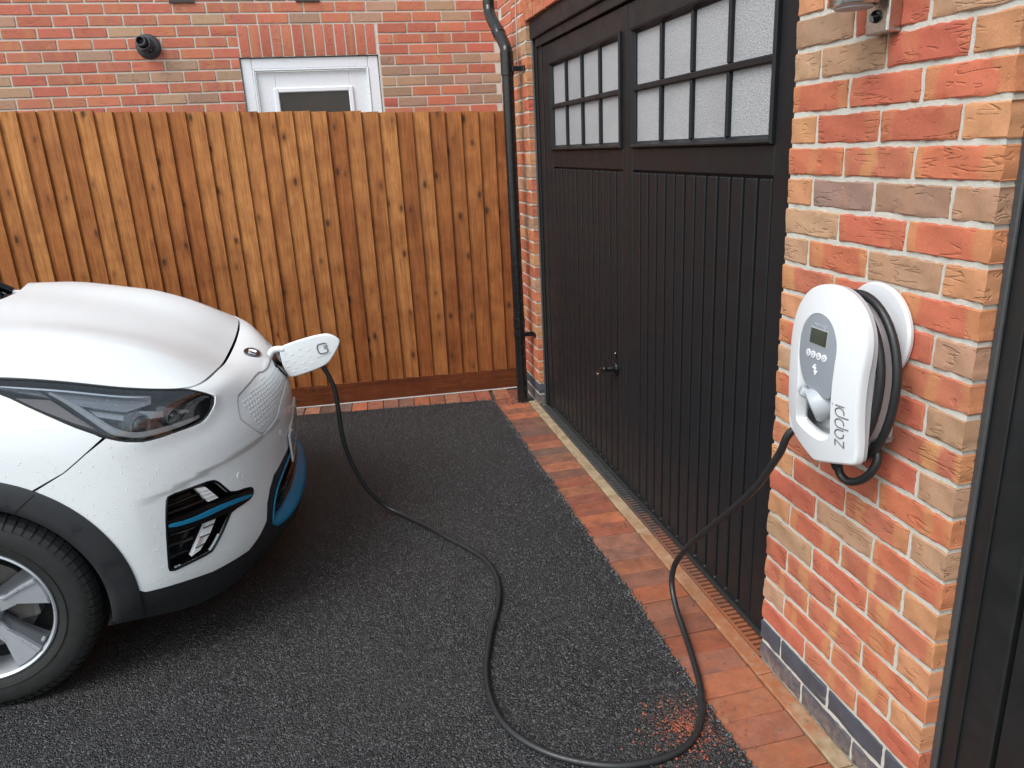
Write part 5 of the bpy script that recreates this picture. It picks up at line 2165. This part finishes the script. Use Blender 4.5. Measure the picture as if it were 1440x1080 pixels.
def flap():
    y = 2.0
    root = empty("charge_flap")
    cpart(root)
    inv = -Vector((0, 0, 0))
    out = [(-1.45, .854), (-1.435, .865), (-1.391, .877), (-1.321, .892), (-1.266, .899), (-1.239, .895), (-1.21, .876), (-1.202, .863), (-1.209, .842), (-1.236, .801), (-1.262, .771), (-1.297, .755), (-1.368, .736), (-1.41, .728), (-1.424, .73), (-1.431, .738), (-1.445, .775), (-1.451, .828)]
    poly = [tuple(q) for q in chaikin(out, 1)]
    prism("flap_plate", poly, (0, y, 0), (1, 0, 0), (0, 0, 1), .016, "pearl_white_paint", root, .006, 3)
    # shallow oval dimples
    V, F = [], []
    for (x, z) in ((-1.403, .825), (-1.369, .817), (-1.335, .810), (-1.428, .801), (-1.399, .793), (-1.362, .784), (-1.327, .782), (-1.426, .776), (-1.392, .768), (-1.358, .760), (-1.432, .832), (-1.37, .846), (-1.335, .838), (-1.405, .751)):
        b = len(V)
        for k in range(10):
            a = k * math.pi / 5
            p, q = .0105 * math.cos(a), .0048 * math.sin(a)
            V.append((x + p - q * .35, y - .0001, z + q + p * .28))
        V.append((x, y - .0014, z))
        F += [(b + (k + 1) % 10, b + k, b + 10) for k in range(10)]
    dm = mesh_obj("flap_dimples", V, F, "pearl_white_paint", root, True)
    dm["kind"] = "stuff"
    # plug symbol: a rounded square ring with prongs let in from the right
    cx, cz = -1.278, .839
    sq = [(.020, -.006), (.018, -.016), (.008, -.020), (-.010, -.021), (-.018, -.015), (-.020, -.004), (-.020, .008), (-.014, .018), (-.002, .0205), (.012, .0215), (.020, .016)]
    q = np.array([(cx + a + b * -.12, y - .0012, cz + b + a * .05) for a, b in catmull(sq, 5)])
    tube("symbol", q, .0026, "print_grey", root, 6)
    for dz in (.0095, .0005):
        box("symbol_bar", cx + .006, cx + .021, y - .0030, y - .0005, cz + dz - .0020, cz + dz + .0020, "print_grey", root)
    # faint marks of a worn word under the symbol
    for k in range(9):
        x = -1.303 + k * .0068
        box("symbol_dash", x, x + .0036, y - .0012, y - .0003, .799 + k * .0022, .8016 + k * .0022, "mid_grey_plastic", root)
    # goose-neck hinge
    p = catmull([(-1.490, y + .020, .832), (-1.478, y + .013, .848), (-1.460, y + .010, .853), (-1.435, y + .010, .850)], 6)
    tube("hinge_arm", p, .0135, "pearl_white_paint", root, 14)


flap()

# ------------------------------------------------------------------ wall charger
ch = empty("wall_charger", (0, .27, 1.06), "white wall mounted charger with grey control panel on the brick pier", "charger")


def charger():
    Y0, Z0 = .27, 1.06

    # plane coordinates: a = -(y) so that a grows to the right as seen from the drive, b = z
    def loc(o):
        o.parent = ch
        return o
    # front cover outline (a right, b up), relative to centre y=.275, z=1.07
    right = [(.0, .212), (.045, .205), (.085, .184), (.113, .152), (.128, .115), (.1315, .075), (.128, .025), (.1275, -.05), (.1295, -.12), (.1295, -.160), (.120, -.172), (.095, -.180), (.0, -.2095)]
    left = [(-.012, -.2095), (-.028, -.203), (-.085, -.183), (-.118, -.168), (-.1295, -.148), (-.1305, -.10), (-.1275, -.03), (-.1295, .03), (-.1325, .078), (-.128, .115), (-.113, .152), (-.085, .184), (-.045, .205)]
    out0 = right + left
    outc = [tuple(q) for q in chaikin(out0, 2)]
    M = lambda a, b, d: Vector((-d, (.275 - Y0) - a, (1.07 - Z0) + b))

    def shell(name, loops, mat, close_front=True, close_back=False, auto=35):
        """loops: list of (list of (a,b), depth from the wall)"""
        V, F = [], []
        n = len(loops[0][0])
        for L, d in loops:
            for a, b in L:
                V.append(M(a, b, d))
        for i in range(len(loops) - 1):
            for k in range(n):
                F.append((i * n + k, (i + 1) * n + k, (i + 1) * n + (k + 1) % n, i * n + (k + 1) % n))
        if close_front:
            F.append(tuple(range((len(loops) - 1) * n, len(loops) * n)))
        if close_back:
            F.append(tuple(range(n))[::-1])
        o = mesh_obj(name, V, F, mat, ch, True)
        bm = bmesh.new()
        bm.from_mesh(o.data)
        bmesh.ops.recalc_face_normals(bm, faces=bm.faces)
        bm.to_mesh(o.data)
        bm.free()
        try:
            o.data.set_sharp_from_angle(angle=R(auto))
        except Exception:
            pass
        return o

    def ins(L, d):
        return inset(L, d)
    # opening in the front for the control panel and the lower scoop
    scoop = [(-.010, .148), (.018, .143), (.040, .128), (.057, .099), (.061, .077), (.060, .048), (.058, .0), (.058, -.05), (.058, -.100), (.056, -.128), (.045, -.137), (.018, -.148), (-.028, -.143), (-.062, -.137), (-.080, -.128), (-.076, -.10), (-.068, -.054), (-.072, .0), (-.078, .045), (-.078, .088), (-.066, .117), (-.038, .142)]
    sc = [tuple(q) for q in chaikin(scoop, 2)]
    # front cover: rounded outer edge, flat face with the opening, built as one sheet
    FD = .134

    def dome(a, b):
        e = np.clip(np.hypot(np.asarray(a, float) / .135, np.asarray(b, float) / .215), 0, 1.1)
        return FD + .020 * (1 - e ** 2.2)

    def M2(a, b, off=0.0):
        return M(a, b, float(dome(a, b)) + off)

    def mapf(a, b, off=0.0):
        a = np.asarray(a, float)
        b = np.asarray(b, float)
        # the face domes towards the middle
        d = dome(a, b) + np.asarray(off, float)
        p = np.stack([-d, (.275 - Y0) - a, (1.07 - Z0) + b], 1)
        e = 1e-3
        da = (dome(a + e, b) - dome(a - e, b)) / (2 * e)
        db = (dome(a, b + e) - dome(a, b - e)) / (2 * e)
        n = np.stack([-np.ones_like(da), da, -db], 1)
        n /= np.linalg.norm(n, axis=1)[:, None]
        return p, n
    fo = inset(outc, .006)
    cover = panel("front_cover", fo, "white_plastic", ch, holes=[sc], h=.02, skirt=0, mapfn=mapf)
    # rounded rim that continues the cover to its back edge
    L3, L2, L1, Lb = outc, inset(outc, .0012), inset(outc, .0035), fo

    def rim_pts(L, dd):
        out = []
        for a, b in L:
            out.append(M2(a, b, dd))
        return out
    loops = [rim_pts(L3, -.020), rim_pts(L3, -.008), rim_pts(L2, -.0035), rim_pts(L1, -.0010), rim_pts(Lb, 0)]
    V = [v for L in loops for v in L]
    n = len(outc)
    F = [(i * n + k, (i + 1) * n + k, (i + 1) * n + (k + 1) % n, i * n + (k + 1) % n) for i in range(4) for k in range(n)]
    o = mesh_obj("cover_rim", V, F, "white_plastic", ch, True)
    # grey gasket line behind the cover and the narrower rear body
    g1 = inset(outc, .004)
    shell("gasket", [(g1, .098), (g1, .118)], "grey_shell", False)
    body = inset(outc, .048)
    shell("rear_body", [(body, .0015), (body, .112)], "grey_shell", True)
    # cable cradle: round backplate against the wall, offset up and to the right
    Vp = lathe("cable_cradle", [(0, .001), (.100, .001), (.108, .006), (.110, .014), (.106, .020), (.094, .021), (.0, .019)], M(.010, .098, 0), (-1, 0, 0), "white_plastic", ch, 64)
    # scoop: wall going in and a floor, white; upper part holds the grey panel
    fl = inset(sc, .014)
    V = [v for L in (rim_pts(sc, 0), rim_pts(inset(sc, .002), -.003), rim_pts(inset(sc, .008), -.018), rim_pts(fl, -.024)) for v in L]
    n = len(sc)
    F = [(i * n + k, i * n + (k + 1) % n, (i + 1) * n + (k + 1) % n, (i + 1) * n + k) for i in range(3) for k in range(n)]
    F.append(tuple(range(3 * n, 4 * n))[::-1])
    mesh_obj("scoop", V, F, "white_plastic", ch, True)
    # grey control panel, nearly flush, covering the top of the opening
    pn = [(-.010, .1465), (.018, .1415), (.039, .1265), (.0555, .0985), (.0595, .077), (.0585, .048), (.0565, .019), (.055, -.015), (.052, -.040), (-.006, -.034), (-.034, -.025), (-.056, -.004), (-.072, .029), (-.0765, .058), (-.0765, .090), (-.065, .1155), (-.037, .1405)]
    pn = [tuple(q) for q in chaikin(pn, 2)]
    panel("control_panel", pn, "grey_plastic", ch, h=.012, skirt=.022, mapfn=mapf, off=-.0012)

    def flat(name, poly, mat, d0=0.0, th=.0008, parent=ch):
        V = [M2(a, b, d0 - .0012 + th) for a, b in poly] + [M2(a, b, d0 - .004) for a, b in poly]
        n = len(poly)
        F = [tuple(range(n))] + [(k, n + k, n + (k + 1) % n, (k + 1) % n) for k in range(n)]
        o = mesh_obj(name, V, F, mat, parent)
        bm = bmesh.new()
        bm.from_mesh(o.data)
        bmesh.ops.recalc_face_normals(bm, faces=bm.faces)
        bm.to_mesh(o.data)
        bm.free()
        return o

    def rect(a0, a1, b0, b1):
        return [(a0, b0), (a1, b0), (a1, b1), (a0, b1)]
    flat("screen", rect(-.032, .027, .0775, .1115), "lcd", 0, .0024)
    flat("screen_bezel", rect(-.034, .029, .0755, .1135), "grey_shell", 0, .0018)
    # faint maker's word above the screen: thin grey strokes, upright letters
    text_obj("maker_word", "myenergi", (-.003, .1175), .0125, "mid_grey_plastic", lambda a, b, d: M2(a, b, d), -.0008, 0, align='CENTER')
    for k, a in enumerate((-.033, -.014, .006, .025)):
        def disc(r):
            return [(a + r * math.cos(t), .0525 + r * math.sin(t)) for t in np.linspace(0, 2 * math.pi, 24, endpoint=False)]
        flat("button", disc(.0080), "print_light", 0, .0014)
        flat("button_face", disc(.0052), "mid_grey_plastic", 0, .0020)
        # little arrow or bar mark on each button
        mk = [[(-.002, -.0022), (.002, -.0022), (.002, -.001), (-.001, -.001), (-.001, .0022), (-.002, .0022)], [(-.0026, -.0016), (.0026, -.0016), (0, .0026)], [(-.0026, .0016), (0, -.0026), (.0026, .0016)], [(-.0026, -.0008), (0, -.0008), (0, -.0026), (.003, 0), (0, .0026), (0, .0008), (-.0026, .0008)]][k]
        flat("button_mark", [(a + p, .0525 + q) for p, q in mk], "print_light", 0, .0026)
    # lightning emblem: two interlocked hooks
    for (s_, oa, ob) in ((1, -.0045, .0225), (-1, .0005, .0165)):
        em = [(-.0075, -.001), (-.001, .0085), (.002, .0095), (.0035, .0075), (.0005, .0035), (.0045, .0035), (.0055, -.0005), (.003, -.0045), (.0005, -.0035), (.0015, -.001)]
        flat("emblem", [(oa + s_ * p, ob + s_ * q) for p, q in em], "print_light", 0, .0018)
    # vertical brand word on the right of the cover, reading upwards
    word(M2, .0004)
    # grey socket holster: short barrel with a hinged cap, tilted down to the left
    ax = Vector((-.80, .42, -.42)).normalized()
    c0 = M2(.012, -.050, -.045)
    lathe("socket_holster", [(0, 0), (.038, 0), (.040, .006), (.040, .045), (.038, .052), (.034, .054), (.032, .050), (.031, .030), (0, .030)], c0, ax, "mid_grey_plastic", ch, 40)
    lathe("socket_mouth", [(.0, 0), (.0285, 0), (.0285, .016), (.026, .019), (.022, .019), (.021, .012), (0, .012)], c0 + ax * .030, ax, "grey_plastic", ch, 32)
    bm = bmesh.new()
    add_box(bm, -.012, .012, -.018, .018, -.012, .010, .006, 3)
    o = bm_obj("holster_cap", bm, "mid_grey_plastic", ch, True)
    o.location = c0 + ax * .050 + Vector((-.006, .022, .030))
    o.rotation_euler = (0, R(25), R(-28))
    # cable coils round the rear body, between cover and cradle
    def loop(name, w, h, d0, d1, dy, ph=0.0, drop=0.0):
        pts = []
        for t in np.linspace(0, 2 * math.pi, 49):
            a = w * math.sin(t + ph) + dy
            b = h * math.cos(t + ph)
            b = b if b > 0 else b * 1.22
            d = d0 + (d1 - d0) * t / (2 * math.pi)
            pts.append(M(a, b + .012 - drop, d))
        tube(name, pts, .0098, "cable_rubber", ch, 12)
    loop("cable_coil", .131, .168, .087, .089, -.001)
    loop("cable_coil", .139, .177, .057, .059, .004, 0, .004)
    # supply gland and the tail that loops into the coil
    tube("cable_gland", [M(.010, -.190, .085), M(.010, -.205, .085), M(.011, -.222, .084), M(.013, -.230, .083)], [.0135, .0145, .013, .0105], "black_rubber", ch, 14)
    tube("cable_tail", catmull([M(.014, -.222, .083), M(.022, -.242, .080), (M(.045, -.250, .074)), M(.078, -.232, .066), M(.100, -.200, .058), M(.100, -.165, .050), M(.065, -.13, .045)], 8), .0098, "cable_rubber", ch, 12)


def word(M, d):
    """thin rounded letters z a p p i reading upwards; local x runs up the cover, local y to the left"""
    def arc(cx, cy, r, a0, a1, n=16):
        return [(cx + r * math.cos(R(a)), cy + r * math.sin(R(a))) for a in np.linspace(a0, a1, n)]
    H, rr = .0210, .0105
    x = 0.0
    strokes = []
    strokes += [[(x, H), (x + .0155, H), (x, 0), (x + .016, 0)]]
    x += .0215
    strokes += [[(x + .021, 0), (x + .021, rr)] + arc(x + rr, rr, rr, 0, 270, 22) + [(x + .013, 0)]]
    x += .0265
    for _ in range(2):
        strokes += [[(x, -.0105), (x, rr)] + arc(x + rr, rr, rr, 180, -90, 22) + [(x + .007, 0)]]
        x += .0265
    strokes += [[(x - .001, 0), (x - .001, H)], [(x - .001, H + .0075), (x - .001, H + .0085)]]
    for st in strokes:
        pts = [M(.0965 - b * 1.12, -.137 + a * .96, d) for a, b in st]
        dense = []
        for p, q in zip(pts[:-1], pts[1:]):
            k = max(1, int((q - p).length / .002))
            dense += [p + (q - p) * (i / k) for i in range(k)]
        dense.append(pts[-1])
        o = tube("brand_letter", dense, .0016, "print_grey", ch, 6)


def text_obj(name, body, pos, size, mat, M, d, rot, align='LEFT'):
    cu = bpy.data.curves.new(name, 'FONT')
    cu.body = body
    cu.size = size
    cu.extrude = .0004
    cu.align_x = align
    tmp = bpy.data.objects.new(name + "_tmp", cu)
    COL.objects.link(tmp)
    dg = bpy.context.evaluated_depsgraph_get()
    dg.update()
    me = bpy.data.meshes.new_from_object(tmp.evaluated_get(dg))
    bpy.data.objects.remove(tmp)
    c, s = math.cos(R(rot)), math.sin(R(rot))
    for v in me.vertices:
        a, b = v.co.x * c - v.co.y * s, v.co.x * s + v.co.y * c
        v.co = M(pos[0] + a, pos[1] + b, d + v.co.z)
    me.materials.clear()
    me.materials.append(MATS[mat])
    me.update()
    return link(bpy.data.objects.new(name, me), ch)


charger()

# ------------------------------------------------------------------ charging cable from the charger to the car
cab = empty("charging_cable", (-.6, 1.2, 0), "black charging cable snaking over the tarmac from charger to car", "cable")
cinv = -Vector(cab.location)
z0 = .0165
path = [(-.060, .398, .93), (-.085, .412, .90), (-.11, .427, .868), (-.115, .446, .817), (-.12, .476, .765), (-.125, .53, .683), (-.13, .609, .593), (-.135, .718, .482), (-.14, .819, .381), (-.145, .906, .285), (-.15, .974, .192), (-.155, .990, .127),
        (-.160, .972, .082), (-.170, .914, .042), (-.182, .833, z0), (-.21, .724, z0), (-.242, .610, z0), (-.275, .522, z0 + .002), (-.311, .457, z0 + .002), (-.357, .399, z0), (-.414, .362, z0), (-.484, .346, z0), (-.564, .349, z0), (-.638, .368, z0), (-.723, .414, z0), (-.787, .469, z0), (-.84, .542, z0), (-.869, .617, z0),
        (-.878, .703, z0), (-.871, .801, z0), (-.848, .902, z0), (-.807, 1.028, z0), (-.754, 1.164, z0), (-.724, 1.275, z0), (-.716, 1.376, z0), (-.732, 1.491, z0), (-.779, 1.601, z0), (-.85, 1.725, z0), (-.924, 1.863, z0), (-1.007, 1.985, z0 + .004),
        (-1.080, 2.05, .046), (-1.152, 2.05, .134), (-1.203, 2.05, .248), (-1.232, 2.05, .356), (-1.243, 2.05, .449), (-1.245, 2.05, .549), (-1.250, 2.05, .638), (-1.266, 2.052, .698), (-1.285, 2.056, .738), (-1.31, 2.06, .768)]
pp = catmull(path, 6)
tube("cable", pp + np.array(tuple(cinv)), .0100, "cable_rubber", cab, 14)
gun = catmull([(-1.30, 2.060, .760), (-1.335, 2.065, .786), (-1.38, 2.07, .803), (-1.42, 2.072, .806), (-1.455, 2.072, .806)], 4)
tube("connector", gun + np.array(tuple(cinv)), list(np.interp(np.linspace(0, 1, len(gun)), [0, .12, .4, .7, 1], [.014, .020, .027, .030, .029])), "gloss_black", cab, 16)
